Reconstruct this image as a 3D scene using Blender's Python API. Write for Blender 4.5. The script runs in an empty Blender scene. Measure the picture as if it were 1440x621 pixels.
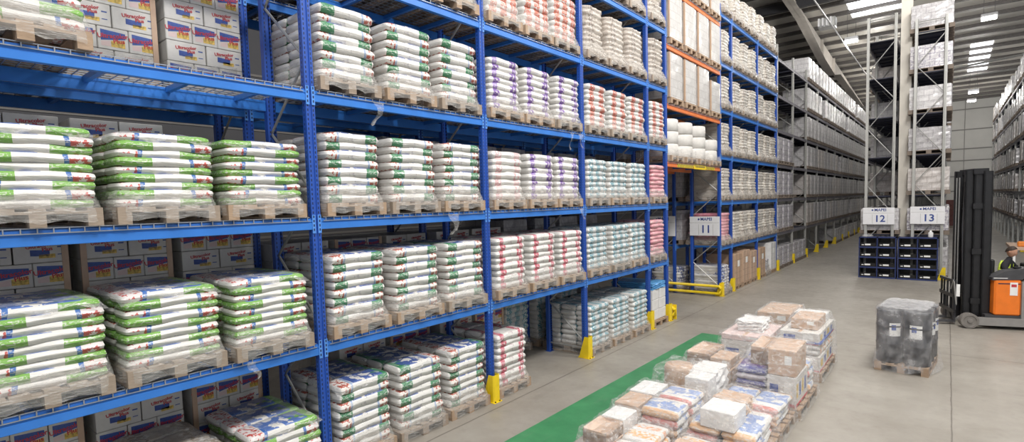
import bpy, math, random
from mathutils import Vector, Matrix
R = random.Random(7)
SC = bpy.context.scene
COL = SC.collection
PI = math.pi

# ------------------------------------------------------------------ materials
def newmat(name):
    m = bpy.data.materials.new(name); m.use_nodes = True
    nt = m.node_tree; nt.nodes.clear()
    out = nt.nodes.new('ShaderNodeOutputMaterial')
    b = nt.nodes.new('ShaderNodeBsdfPrincipled')
    nt.links.new(b.outputs[0], out.inputs[0])
    return m, nt, b, out
def rgb(c): return (c[0], c[1], c[2], 1)
def N(nt, t, **kw):
    n = nt.nodes.new(t)
    for k, v in kw.items():
        if k in n.inputs: n.inputs[k].default_value = v
        else: setattr(n, k, v)
    return n
def L(nt, a, b): nt.links.new(a, b)
def math_(nt, op, a, b=None, c=None):
    n = nt.nodes.new('ShaderNodeMath'); n.operation = op
    for i, v in enumerate((a, b, c)):
        if v is None: continue
        if isinstance(v, (int, float)): n.inputs[i].default_value = v
        else: L(nt, v, n.inputs[i])
    return n.outputs[0]
def mixc(nt, f, a, b):
    n = nt.nodes.new('ShaderNodeMix'); n.data_type = 'RGBA'
    for i, v in ((0, f), (6, a), (7, b)):
        if isinstance(v, (int, float)): n.inputs[i].default_value = v
        elif isinstance(v, tuple): n.inputs[i].default_value = rgb(v)
        else: L(nt, v, n.inputs[i])
    return n.outputs[2]
def coords(nt, kind='Object', scale=(1, 1, 1)):
    t = nt.nodes.new('ShaderNodeTexCoord'); m = nt.nodes.new('ShaderNodeMapping')
    m.inputs['Scale'].default_value = scale
    L(nt, t.outputs[kind], m.inputs[0]); return m.outputs[0]
def noise(nt, vec, scale, detail=3, rough=.5):
    n = N(nt, 'ShaderNodeTexNoise', Scale=scale, Detail=detail, Roughness=rough)
    if vec is not None: L(nt, vec, n.inputs['Vector'])
    return n.outputs['Fac']
def ramp(nt, fac, stops, interp='LINEAR'):
    r = nt.nodes.new('ShaderNodeValToRGB'); r.color_ramp.interpolation = interp
    el = r.color_ramp.elements
    while len(el) < len(stops): el.new(.5)
    for e, (p, c) in zip(el, stops):
        e.position = p; e.color = rgb(c) if isinstance(c, tuple) else (c, c, c, 1)
    L(nt, fac, r.inputs[0]); return r.outputs[0]
def bump(nt, b, h, strength=.3, dist=.02):
    n = N(nt, 'ShaderNodeBump', Strength=strength, Distance=dist)
    L(nt, h, n.inputs['Height']); L(nt, n.outputs[0], b.inputs['Normal'])

def simple(name, c, rough=.5, metal=0, var=.0, vs=8, coat=0, bmp=0, bs=30, spec=.5):
    m, nt, b, o = newmat(name)
    b.inputs['Roughness'].default_value = rough; b.inputs['Metallic'].default_value = metal
    b.inputs['Coat Weight'].default_value = coat; b.inputs['Specular IOR Level'].default_value = spec
    v = coords(nt)
    f = noise(nt, v, vs, 4)
    d = tuple(max(0, x * (1 - var)) for x in c); e = tuple(min(1, x * (1 + var * .6)) for x in c)
    L(nt, ramp(nt, f, [(.3, d), (.7, e)]), b.inputs['Base Color'])
    if bmp: bump(nt, b, noise(nt, v, bs, 3), bmp, .01)
    return m

M = {}
M['blue'] = simple('beam_blue_paint', (.035, .19, .62), .33, var=.12, vs=3)
M['bluec'] = simple('connector_blue_paint', (.09, .27, .72), .35, var=.1)
M['slot'] = simple('slot_dark', (.01, .02, .06), .8)
M['orange'] = simple('beam_orange_paint', (.72, .19, .05), .45, var=.15, vs=3)
M['galv'] = simple('galvanised_steel', (.42, .42, .41), .42, .6, var=.15, vs=12)
M['gbeam'] = simple('grey_beam', (.22, .21, .24), .5, .3, var=.2)
M['navy'] = simple('dark_deck', (.016, .018, .04), .6, var=.3)
M['wire'] = simple('deck_wire', (.42, .45, .5), .35, .7, var=.1)
M['guard'] = simple('yellow_paint', (.85, .62, .015), .4, var=.12, vs=6)
M['black'] = simple('black_plastic', (.012, .012, .014), .42, var=.3)
M['dgrey'] = simple('dark_grey', (.06, .06, .065), .5, var=.2)
M['fgrey'] = simple('truck_grey', (.27, .26, .25), .45, var=.1)
M['forange'] = simple('truck_orange', (.85, .2, .02), .4, var=.06)
M['rubber'] = simple('wheel_grey', (.2, .185, .17), .7, var=.2)
M['white'] = simple('white_label', (.82, .82, .8), .5, var=.05)
M['ink'] = simple('sign_ink', (.03, .06, .25), .5)
M['signw'] = simple('sign_board', (.74, .74, .76), .4, var=.04)
M['column'] = simple('cream_column', (.66, .62, .55), .6, var=.1, vs=2)
M['rafter'] = simple('rafter_paint', (.52, .48, .43), .55, var=.12, vs=2)
M['purlin'] = simple('purlin_steel', (.11, .10, .095), .5, .3, var=.2)
M['blacksteel'] = simple('black_pipe', (.03, .03, .035), .4)
M['skin'] = simple('skin', (.5, .27, .18), .5, var=.08)
M['hair'] = simple('hair', (.03, .018, .012), .7)
M['cloth'] = simple('black_clothing', (.012, .012, .016), .85, var=.3)
M['hivis'] = simple('hivis_yellow', (.62, .78, .08), .6, var=.1)
M['red'] = simple('red_print', (.55, .045, .06), .5, var=.1)
M['pblue'] = simple('blue_print', (.05, .1, .36), .5, var=.25, vs=30)
M['pyel'] = simple('yellow_print', (.72, .5, .12), .5, var=.5, vs=40)
M['bin'] = simple('bin_blue', (.02, .035, .13), .45, var=.15)

def wood(name, c):
    m, nt, b, o = newmat(name)
    v = coords(nt, 'Object', (1, 1, 1)); w = coords(nt, 'Object', (6, 6, 60))
    f = noise(nt, w, 3, 4); g = noise(nt, v, 5, 2)
    a = ramp(nt, f, [(.25, tuple(x * .6 for x in c)), (.7, c)])
    L(nt, mixc(nt, math_(nt, 'MULTIPLY', g, .6), a, tuple(min(1, x * 1.25) for x in c)), b.inputs['Base Color'])
    b.inputs['Roughness'].default_value = .8; bump(nt, b, f, .3, .005)
    return m
M['wood'] = wood('pallet_wood', (.38, .27, .185)); M['woodd'] = wood('pallet_wood_dark', (.20, .16, .13)); M['woodg'] = wood('pallet_wood_grey', (.32, .255, .20))

def post_mat(name, c):
    m, nt, b, o = newmat(name)
    t = nt.nodes.new('ShaderNodeTexCoord'); s = nt.nodes.new('ShaderNodeSeparateXYZ'); L(nt, t.outputs['Object'], s.inputs[0])
    fz = math_(nt, 'FRACT', math_(nt, 'DIVIDE', s.outputs[2], .05))
    a = math_(nt, 'LESS_THAN', fz, .55)
    y = math_(nt, 'ABSOLUTE', math_(nt, 'SUBTRACT', math_(nt, 'ABSOLUTE', s.outputs[1]), .032))
    k = math_(nt, 'MULTIPLY', a, math_(nt, 'LESS_THAN', y, .0065))
    x = math_(nt, 'ABSOLUTE', math_(nt, 'ADD', s.outputs[0], .045))
    k2 = math_(nt, 'MULTIPLY', a, math_(nt, 'LESS_THAN', x, .007))
    k = math_(nt, 'MAXIMUM', k, k2)
    f = noise(nt, t.outputs['Object'], 3, 3)
    base = ramp(nt, f, [(.3, tuple(q * .85 for q in c)), (.7, c)])
    L(nt, mixc(nt, k, base, tuple(q * .12 for q in c)), b.inputs['Base Color'])
    b.inputs['Roughness'].default_value = .38
    return m
M['post'] = post_mat('upright_blue', (.02, .085, .42)); M['postg'] = post_mat('upright_galvanised', (.40, .40, .38))

def wrapgloss(nt, b, v, st=.6):
    """crinkled cling film lying tight on a surface: glossy coat and long fine folds"""
    m = nt.nodes.new('ShaderNodeMapping'); m.inputs['Scale'].default_value = (3, 3, 26); m.inputs['Rotation'].default_value = (.25, .2, 0)
    L(nt, v, m.inputs[0])
    f = noise(nt, m.outputs[0], 4, 4, .6)
    bump(nt, b, f, st, .02)
    b.inputs['Coat Weight'].default_value = .55; b.inputs['Coat Roughness'].default_value = .18
    b.inputs['Roughness'].default_value = .4
    return f

def sack_mat(name, stops, mott=None, white=(.72, .705, .68), top=None):
    """stops along the length of the sack (generated Y): printed bands; mott: (lo, hi, colour) mottled logo zones"""
    m, nt, b, o = newmat(name)
    t = nt.nodes.new('ShaderNodeTexCoord'); s = nt.nodes.new('ShaderNodeSeparateXYZ'); L(nt, t.outputs['Generated'], s.inputs[0])
    v = t.outputs['Object']
    wob = math_(nt, 'MULTIPLY', math_(nt, 'SUBTRACT', noise(nt, v, 7, 2), .5), .05)
    yy = math_(nt, 'ADD', s.outputs[1], wob)
    c = ramp(nt, yy, stops, 'CONSTANT')
    # small printed lettering: bright dashes in a middle stripe of the printed ends
    mp = nt.nodes.new('ShaderNodeMapping'); mp.inputs['Scale'].default_value = (30, 30, 60); L(nt, v, mp.inputs[0])
    dash = math_(nt, 'GREATER_THAN', noise(nt, mp.outputs[0], 1.2, 1), .56)
    midz = math_(nt, 'LESS_THAN', math_(nt, 'ABSOLUTE', math_(nt, 'SUBTRACT', s.outputs[2], .5)), .2)
    c = mixc(nt, math_(nt, 'MULTIPLY', math_(nt, 'MULTIPLY', dash, midz), .55), c, white)
    for lo, hi, col, th in (mott or []):
        inz = math_(nt, 'MULTIPLY', math_(nt, 'GREATER_THAN', s.outputs[1], lo), math_(nt, 'LESS_THAN', s.outputs[1], hi))
        blot = math_(nt, 'GREATER_THAN', noise(nt, v, 22, 2), th)
        c = mixc(nt, math_(nt, 'MULTIPLY', inz, blot), c, col)
    if top:
        up = math_(nt, 'GREATER_THAN', s.outputs[2], .86)
        inn = math_(nt, 'LESS_THAN', math_(nt, 'ABSOLUTE', math_(nt, 'SUBTRACT', s.outputs[1], .45)), .3)
        c = mixc(nt, math_(nt, 'MULTIPLY', math_(nt, 'MULTIPLY', up, inn), math_(nt, 'GREATER_THAN', noise(nt, v, 9, 3), .46)), c, top)
    f = wrapgloss(nt, b, v)
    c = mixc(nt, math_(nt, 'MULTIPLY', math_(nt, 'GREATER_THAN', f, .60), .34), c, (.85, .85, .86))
    L(nt, c, b.inputs['Base Color'])
    return m
W = (.72, .705, .68); GR = (.055, .155, .085)
lime = (.18, .40, .07); dgr = (.045, .22, .10); bl = (.06, .16, .45); rd = (.50, .09, .08); pk = (.62, .30, .32)
pu = (.16, .06, .34); te = (.10, .30, .38)
STY = {
 'lime': sack_mat('sack_lime', [(0, lime), (.36, W), (.74, bl), (.785, (.72, .66, .66)), (.97, W)], [(.79, .97, rd, .52)], top=(.10, .18, .45)),
 'green': sack_mat('sack_green', [(0, W), (.05, dgr), (.27, W), (.76, (.3, .38, .55)), (.80, (.78, .72, .68)), (.97, W)], [(.81, .97, (.42, .10, .07), .5), (.45, .6, (.5, .48, .5), .6)], top=(.07, .12, .34)),
 'purple': sack_mat('sack_purple', [(0, W), (.12, pu), (.33, W), (.76, (.30, .20, .48)), (.9, W)], [(.2, .34, W, .56), (.5, .62, (.5, .48, .55), .62)]),
 'pink': sack_mat('sack_pink', [(0, W), (.10, (.62, .32, .34)), (.30, W), (.72, (.70, .5, .5)), (.9, W)], [(.12, .32, W, .5)], (.76, .68, .66)),
 'red': sack_mat('sack_red', [(0, W), (.12, (.52, .07, .12)), (.30, W), (.78, (.55, .15, .2)), (.9, W)], [(.13, .3, W, .58), (.45, .6, (.5, .4, .42), .6)]),
 'redor': sack_mat('sack_scarlet', [(0, W), (.12, (.60, .13, .09)), (.36, W), (.64, (.60, .2, .14)), (.86, W)], [(.13, .36, W, .58)]),
 'salmon': sack_mat('sack_salmon', [(0, W), (.06, (.62, .19, .13)), (.28, W), (.40, (.62, .19, .13)), (.62, W), (.74, (.62, .19, .13)), (.94, W)], [(.06, .94, W, .60)]),
 'teal': sack_mat('sack_teal', [(0, W), (.06, te), (.26, (.55, .58, .58)), (.44, (.20, .36, .42)), (.60, (.6, .62, .62)), (.76, te), (.94, W)], [(.08, .26, W, .54), (.8, .93, W, .5), (.3, .5, (.42, .42, .42), .58)], (.68, .69, .68)),
 'rose': sack_mat('sack_rose', [(0, (.62, .22, .28)), (.1, (.70, .34, .38)), (.5, (.62, .26, .31)), (.8, (.72, .38, .40))], None, (.76, .5, .5)),
 'tan': sack_mat('sack_tan', [(0, (.50, .45, .385)), (.15, (.30, .23, .18)), (.32, (.55, .51, .45)), (.7, (.36, .29, .24)), (.82, (.56, .51, .45))], [(.1, .9, (.60, .57, .53), .5)], (.70, .67, .6)),
 'brown': sack_mat('sack_brown', [(0, (.40, .34, .29)), (.2, (.25, .20, .165)), (.4, (.44, .385, .33)), (.75, (.30, .25, .2))], [(.1, .9, (.50, .45, .40), .52)], (.52, .47, .42)),
 'bluew': sack_mat('sack_bluewhite', [(0, W), (.08, (.10, .13, .30)), (.3, W), (.42, (.2, .18, .3)), (.6, W), (.7, (.12, .15, .32)), (.92, W)], [(.08, .92, W, .54)]),
 'fblue': sack_mat('sack_floor_blue', [(0, (.70, .42, .22)), (.10, W), (.30, (.20, .29, .55)), (.46, W), (.9, (.6, .22, .2))], [(.28, .5, W, .50)], top=(.24, .33, .58)),
 'forange': sack_mat('sack_floor_orange', [(0, W), (.15, (.78, .42, .16)), (.45, W), (.6, (.7, .3, .12)), (.8, W)], [(.1, .9, W, .52)]),
 'fpurple': sack_mat('sack_floor_purple', [(0, (.08, .08, .28)), (.2, (.18, .10, .32)), (.7, (.07, .12, .36)), (.9, (.5, .45, .5))], [(.1, .9, (.55, .5, .6), .6)]),
}

def film(name, lo, hi, tint=(.86, .86, .87), sc=(2, 2, 14), bm=.6):
    m, nt, b, o = newmat(name)
    v = coords(nt, 'Object', sc)
    f = noise(nt, v, 5, 5, .62)
    a = ramp(nt, f, [(.36, lo), (.56, (lo + hi) / 2), (.66, hi)])
    b.inputs['Base Color'].default_value = rgb(tint); b.inputs['Roughness'].default_value = .22
    b.inputs['Specular IOR Level'].default_value = .6
    L(nt, a, b.inputs['Alpha']); bump(nt, b, f, bm, .03)
    return m
M['film'] = film('stretch_film', .12, .48, (.80, .78, .75))
M['filmtop'] = film('stretch_film_top', .10, .42, (.80, .80, .80), (3, 3, 3))
M['drape'] = film('loose_clear_film', .05, .42, (.88, .88, .88), (2.6, 2.6, 5))
M['filmbrown'] = film('stretch_film_dusty', .25, .75, (.62, .58, .53))

def carton_mat(name, c, var=.10, gl=.3):
    m, nt, b, o = newmat(name)
    v = coords(nt)
    f = noise(nt, v, 9, 4)
    L(nt, ramp(nt, f, [(.3, tuple(x * (1 - var) for x in c)), (.7, tuple(min(1, x * (1 + var * .5)) for x in c))]), b.inputs['Base Color'])
    wrapgloss(nt, b, v, .08); b.inputs['Coat Weight'].default_value = gl; b.inputs['Roughness'].default_value = .6
    return m
M['cwhite'] = carton_mat('carton_white', (.66, .64, .61)); M['cgrey'] = carton_mat('carton_grey', (.47, .46, .45))
M['cbrown'] = carton_mat('carton_brown', (.50, .34, .23)); M['ckraft'] = carton_mat('carton_kraft', (.55, .38, .27))
M['cpink'] = carton_mat('carton_pale_pink', (.72, .56, .54)); M['cbright'] = carton_mat('carton_bright', (.76, .75, .74))
M['dkbrown'] = carton_mat('carton_dark', (.20, .13, .09))

def grey_load_mat(name, c, dark, k=.5):
    """wrapped stack of printed boxes: box courses, small print and glossy film"""
    m, nt, b, o = newmat(name)
    v = coords(nt, 'Object', (1, 1, 1))
    t = nt.nodes.new('ShaderNodeTexCoord')
    s = nt.nodes.new('ShaderNodeSeparateXYZ'); L(nt, t.outputs['Object'], s.inputs[0])
    u = math_(nt, 'ADD', s.outputs[0], s.outputs[1])
    cb = nt.nodes.new('ShaderNodeCombineXYZ'); L(nt, u, cb.inputs[0]); L(nt, s.outputs[2], cb.inputs[1])
    br = nt.nodes.new('ShaderNodeTexBrick'); L(nt, cb.outputs[0], br.inputs[0])
    br.inputs['Scale'].default_value = 1; br.inputs['Brick Width'].default_value = .27; br.inputs['Row Height'].default_value = .2
    br.inputs['Mortar Size'].default_value = .008; br.inputs['Color1'].default_value = rgb(c)
    br.inputs['Color2'].default_value = rgb(tuple(x * .86 for x in c)); br.inputs['Mortar'].default_value = rgb(dark)
    f = noise(nt, v, 16, 3); blot = math_(nt, 'MULTIPLY', math_(nt, 'GREATER_THAN', f, .56), k)
    cc = mixc(nt, blot, br.outputs[0], dark)
    w = coords(nt, 'Object', (5, 5, 2)); g = noise(nt, w, 4, 5, .6)
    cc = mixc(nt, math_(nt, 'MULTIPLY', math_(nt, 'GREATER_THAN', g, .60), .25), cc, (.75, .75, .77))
    L(nt, cc, b.inputs['Base Color'])
    wrapgloss(nt, b, v, .3)
    return m
GL = [grey_load_mat('far_load_light', (.60, .585, .59), (.36, .34, .36), .35), grey_load_mat('far_load_mid', (.46, .445, .455), (.26, .245, .26), .4),
      grey_load_mat('far_load_warm', (.56, .52, .50), (.36, .32, .30), .35), grey_load_mat('far_load_print', (.58, .56, .58), (.20, .18, .25), .7),
      grey_load_mat('carton_tower_white', (.56, .545, .53), (.40, .38, .37), .3)]

# floor
def floor_mat():
    m, nt, b, o = newmat('polished_concrete')
    t = nt.nodes.new('ShaderNodeTexCoord'); s = nt.nodes.new('ShaderNodeSeparateXYZ'); v = t.outputs['Object']; L(nt, v, s.inputs[0])
    f = noise(nt, v, .7, 6, .62); g = noise(nt, v, 5, 5, .6)
    c = ramp(nt, f, [(.3, (.24, .217, .187)), (.55, (.305, .282, .25)), (.75, (.36, .337, .30))])
    c = mixc(nt, math_(nt, 'MULTIPLY', math_(nt, 'GREATER_THAN', g, .6), .12), c, (.2, .185, .165))
    def line(co, at, w, per=None):
        a = math_(nt, 'SUBTRACT', co, at)
        if per: a = math_(nt, 'SUBTRACT', math_(nt, 'MODULO', math_(nt, 'ADD', a, per * 40.5), per), per / 2)
        return math_(nt, 'LESS_THAN', math_(nt, 'ABSOLUTE', a), w)
    wv = math_(nt, 'MULTIPLY', math_(nt, 'SUBTRACT', noise(nt, v, 2.5, 3), .5), .02)
    ln = math_(nt, 'MAXIMUM', line(math_(nt, 'ADD', s.outputs[1], wv), 12.55, .011, 14.0), line(math_(nt, 'ADD', s.outputs[0], wv), .1, .008))
    ln = math_(nt, 'MAXIMUM', ln, line(math_(nt, 'ADD', s.outputs[0], wv), -5.09, .012))
    c = mixc(nt, math_(nt, 'MULTIPLY', ln, .7), c, (.10, .085, .075))
    L(nt, c, b.inputs['Base Color']); L(nt, ramp(nt, g, [(.3, .34), (.7, .55)]), b.inputs['Roughness'])
    return m
M['floor'] = floor_mat()
def green_mat():
    m, nt, b, o = newmat('green_floor_paint')
    v = coords(nt); f = noise(nt, v, 3, 6, .65); g = noise(nt, coords(nt, 'Object', (6, .6, 1)), 3, 5)
    c = ramp(nt, f, [(.3, (.035, .185, .075)), (.7, (.06, .26, .11))])
    c = mixc(nt, math_(nt, 'MULTIPLY', math_(nt, 'GREATER_THAN', g, .6), .18), c, (.12, .2, .13))
    L(nt, c, b.inputs['Base Color']); b.inputs['Roughness'].default_value = .45
    return m
M['green'] = green_mat()
def roof_mat():
    m, nt, b, o = newmat('roof_sheeting')
    t = nt.nodes.new('ShaderNodeTexCoord'); s = nt.nodes.new('ShaderNodeSeparateXYZ'); L(nt, t.outputs['Object'], s.inputs[0])
    f = noise(nt, t.outputs['Object'], .5, 3)
    L(nt, ramp(nt, f, [(.3, (.60, .57, .51)), (.7, (.68, .65, .59))]), b.inputs['Base Color'])
    b.inputs['Roughness'].default_value = .5
    bump(nt, b, math_(nt, 'PINGPONG', s.outputs[0], .15), .8, .05)
    return m
M['roof'] = roof_mat()
M['siding'] = simple('wall_siding', (.52, .51, .48), .5, var=.05, vs=1)
M['seam'] = simple('siding_seam', (.22, .21, .20), .6)
def emis(name, c, s):
    m, nt, b, o = newmat(name)
    b.inputs['Base Color'].default_value = rgb(c); b.inputs['Emission Color'].default_value = rgb(c); b.inputs['Emission Strength'].default_value = s
    return m
M['skylight'] = emis('skylight_glow', (.95, .97, 1), 2.2); M['lamp'] = emis('lamp_glow', (1, .98, .94), 6)
def stripes():
    m, nt, b, o = newmat('hazard_stripes')
    t = nt.nodes.new('ShaderNodeTexCoord'); s = nt.nodes.new('ShaderNodeSeparateXYZ'); L(nt, t.outputs['Object'], s.inputs[0])
    d = math_(nt, 'FRACT', math_(nt, 'DIVIDE', math_(nt, 'ADD', math_(nt, 'ADD', s.outputs[1], s.outputs[2]), 20), .11))
    k = math_(nt, 'LESS_THAN', d, .45)
    L(nt, mixc(nt, k, (.85, .65, .04), (.02, .02, .02)), b.inputs['Base Color'])
    return m
M['hazard'] = stripes()
def glassy():
    return None

# ------------------------------------------------------------------ mesh building
class MB:
    def __init__(s): s.v = []; s.f = []; s.mi = []; s.mats = []
    def mid(s, m):
        if m not in s.mats: s.mats.append(m)
        return s.mats.index(m)
    def add(s, vs, fs, m):
        o = len(s.v); i = s.mid(m); s.v += [tuple(p) for p in vs]
        for f in fs: s.f.append(tuple(o + k for k in f)); s.mi.append(i)
    def box(s, x0, x1, y0, y1, z0, z1, m, mt=None):
        vs = [(x, y, z) for z in (z0, z1) for y in (y0, y1) for x in (x0, x1)]
        if mt is not None: vs = [mt @ Vector(p) for p in vs]
        s.add(vs, [(0, 2, 3, 1), (4, 5, 7, 6), (0, 1, 5, 4), (2, 6, 7, 3), (0, 4, 6, 2), (1, 3, 7, 5)], m)
    def bbox(s, x0, x1, y0, y1, z0, z1, m, r=.01, mt=None):
        """box with chamfered edges"""
        vs = []
        X = (x0, x1); Y = (y0, y1); Z = (z0, z1); idx = {}
        for a in (0, 1):
            for b_ in (0, 1):
                for c in (0, 1):
                    sx, sy, sz = (1 - 2 * a), (1 - 2 * b_), (1 - 2 * c)
                    for k, (dx, dy, dz) in enumerate(((0, r, r), (r, 0, r), (r, r, 0))):
                        idx[a, b_, c, k] = len(vs); vs.append((X[a] + sx * dx, Y[b_] + sy * dy, Z[c] + sz * dz))
        fs = []
        I = idx
        for a in (0, 1): fs.append([I[a, 0, 0, 0], I[a, 1, 0, 0], I[a, 1, 1, 0], I[a, 0, 1, 0]][::(-1 if a == 0 else 1)])
        for b_ in (0, 1): fs.append([I[0, b_, 0, 1], I[0, b_, 1, 1], I[1, b_, 1, 1], I[1, b_, 0, 1]][::(-1 if b_ == 0 else 1)])
        for c in (0, 1): fs.append([I[0, 0, c, 2], I[1, 0, c, 2], I[1, 1, c, 2], I[0, 1, c, 2]][::(-1 if c == 0 else 1)])
        for a in (0, 1):
            for b_ in (0, 1):
                fs.append([I[a, b_, 0, 0], I[a, b_, 1, 0], I[a, b_, 1, 1], I[a, b_, 0, 1]][::(1 if (a + b_) % 2 == 0 else -1)])
                fs.append([I[a, 0, b_, 0], I[a, 1, b_, 0], I[a, 1, b_, 2], I[a, 0, b_, 2]][::(-1 if (a + b_) % 2 == 0 else 1)])
                fs.append([I[0, a, b_, 1], I[1, a, b_, 1], I[1, a, b_, 2], I[0, a, b_, 2]][::(1 if (a + b_) % 2 == 0 else -1)])
                for c in (0, 1):
                    t = [I[a, b_, c, 0], I[a, b_, c, 1], I[a, b_, c, 2]]
                    fs.append(t if (a + b_ + c) % 2 else t[::-1])
        if mt is not None: vs = [mt @ Vector(p) for p in vs]
        s.add(vs, fs, m)
    def prism(s, prof, axis, a0, a1, m, mt=None):
        """closed 2-D profile pushed along an axis; profile coordinates are the two other axes in order"""
        n = len(prof); vs = []
        for a in (a0, a1):
            for p, q in prof:
                vs.append({'x': (a, p, q), 'y': (p, a, q), 'z': (p, q, a)}[axis])
        if mt is not None: vs = [mt @ Vector(p) for p in vs]
        fs = [(i, (i + 1) % n, n + (i + 1) % n, n + i) for i in range(n)] + [tuple(range(n))[::-1], tuple(range(n, 2 * n))]
        s.add(vs, fs, m)
    def tube(s, pts, r, m, n=8, cap=True):
        pts = [Vector(p) for p in pts]; vs = []; up = Vector((0, 0, 1))
        rr = r if isinstance(r, (list, tuple)) else [r] * len(pts)
        for i, p in enumerate(pts):
            d = (pts[min(i + 1, len(pts) - 1)] - pts[max(i - 1, 0)]).normalized()
            u = d.cross(up if abs(d.z) < .95 else Vector((1, 0, 0))).normalized(); w = d.cross(u)
            for k in range(n):
                a = 2 * PI * k / n; vs.append(p + (u * math.cos(a) + w * math.sin(a)) * rr[i])
        fs = []
        for i in range(len(pts) - 1):
            for k in range(n): fs.append((i * n + k, i * n + (k + 1) % n, (i + 1) * n + (k + 1) % n, (i + 1) * n + k))
        if cap: fs += [tuple(range(n)), tuple(range((len(pts) - 1) * n, len(pts) * n))[::-1]]
        s.add(vs, fs, m)
    def lathe(s, prof, m, n=24, c=(0, 0), mt=None):
        vs = []
        for r, z in prof:
            for k in range(n): vs.append((c[0] + r * math.cos(2 * PI * k / n), c[1] + r * math.sin(2 * PI * k / n), z))
        fs = []
        for i in range(len(prof) - 1):
            for k in range(n): fs.append((i * n + k, i * n + (k + 1) % n, (i + 1) * n + (k + 1) % n, (i + 1) * n + k))
        fs += [tuple(range(n))[::-1], tuple(range((len(prof) - 1) * n, len(prof) * n))]
        if mt is not None: vs = [mt @ Vector(p) for p in vs]
        s.add(vs, fs, m)
    def text(s, txt, size, mt, m, ext=.002):
        cu = bpy.data.curves.new('t', 'FONT'); cu.body = txt; cu.size = size; cu.extrude = ext; cu.align_x = 'CENTER'; cu.align_y = 'CENTER'; cu.resolution_u = 2; cu.offset = size * .018
        ob = bpy.data.objects.new('t', cu); me = ob.to_mesh()
        s.add([mt @ v.co for v in me.vertices], [tuple(p.vertices) for p in me.polygons], m)
        ob.to_mesh_clear(); bpy.data.objects.remove(ob); bpy.data.curves.remove(cu)
    def mesh(s, name, smooth=False):
        me = bpy.data.meshes.new(name); me.from_pydata(s.v, [], s.f); me.update()
        for m in s.mats: me.materials.append(m)
        me.polygons.foreach_set('material_index', s.mi)
        if smooth: me.polygons.foreach_set('use_smooth', [True] * len(me.polygons))
        return me
def obj(name, me, parent=None, loc=(0, 0, 0), rz=0):
    o = bpy.data.objects.new(name, me); COL.objects.link(o); o.parent = parent; o.location = loc; o.rotation_euler = (0, 0, rz); return o
def thing(name, label, cat, loc=(0, 0, 0), rz=0, group=None):
    o = bpy.data.objects.new(name, None); COL.objects.link(o); o.location = loc; o.rotation_euler = (0, 0, rz); o.empty_display_size = .1
    o['label'] = label; o['category'] = cat
    if group: o['group'] = group
    return o
def tag(o, label, cat, group=None):
    o['label'] = label; o['category'] = cat
    if group: o['group'] = group
    return o
def struct(name, me, label=None):
    o = obj(name, me); o['kind'] = 'structure'
    if label: o['label'] = label
    return o

# ------------------------------------------------------------------ camera
F, CX, CY = 750.0, 720.0, 336.463
YAW, PIT, ROL = 0.68535, 0.066638, -0.0283175
CAMZ = 2.998
def cam():
    cy, sy = math.cos(YAW), math.sin(YAW)
    fwd = Vector((-sy * math.cos(PIT), cy * math.cos(PIT), -math.sin(PIT))); r = Vector((cy, sy, 0)); u = r.cross(fwd)
    r2 = r * math.cos(ROL) + u * math.sin(ROL); u2 = u * math.cos(ROL) - r * math.sin(ROL)
    c = bpy.data.cameras.new('camera'); c.sensor_fit = 'HORIZONTAL'; c.sensor_width = 36; c.lens = F / 1440 * 36
    c.shift_x = -(CX - 720) / 1440; c.shift_y = (CY - 310.5) / 1440; c.clip_end = 300; c.clip_start = .05
    o = bpy.data.objects.new('camera', c); COL.objects.link(o)
    m = Matrix((r2, u2, -fwd)).transposed().to_4x4(); m.translation = (0, 0, CAMZ); o.matrix_world = m
    SC.camera = o
cam()

# ------------------------------------------------------------------ layout constants
XF = -5.33                      # face of the near rack
DEP = .92                       # frame depth
YA = [-2.42, .36, 3.16, 5.95, 8.71, 11.52, 12.56]     # near blue rack uprights
YO = [12.56, 16.56]             # bay bridged by orange beams
YB = [16.56, 17.66, 20.62, 23.38]
YG = [23.38] + [26.35 + 2.85 * i for i in range(13)]
LV = [1.46, 2.84, 4.22, 5.62, 7.0, 8.44]               # mid height of the beams
XR2 = XF - 1.42                 # face of the rack behind

# ------------------------------------------------------------------ pallets and loads
def pallet_mesh(w=.8, d=1.2, mat='wood', var=0):
    """euro pallet, base centred on the origin, front (w) faces +X, depth d along X"""
    r = random.Random(var); b = MB(); m = M[mat]; x0, x1 = -d / 2, d / 2; y0, y1 = -w / 2, w / 2
    for y in (y0, -.05, y1 - .1): b.box(x0, x1, y, y + .1, 0, .022, m)          # bottom skids
    for y in (y0, -.05, y1 - .1):
        for x in (x0, -.072, x1 - .145): b.box(x, x + .145, y, y + .1, .022, .1, m)
    for x in (x0, -.072, x1 - .145): b.box(x, x + .145, y0, y1, .1, .122, m)
    ys = [y0 + (w - .1) * k / 4 for k in range(5)]
    for k, y in enumerate(ys):
        b.box(x0, x1, y - (.02 if k in (1, 3) else 0), y + (.14 if k in (0, 4) else .1) - (.04 if k == 4 else 0), .122, .144 + r.uniform(-.001, .001), m)
    return b.mesh('pallet')
PAL = [pallet_mesh(.8, 1.2, 'wood', 0), pallet_mesh(.8, 1.2, 'woodg', 1), pallet_mesh(.8, 1.2, 'woodd', 2)]

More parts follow.
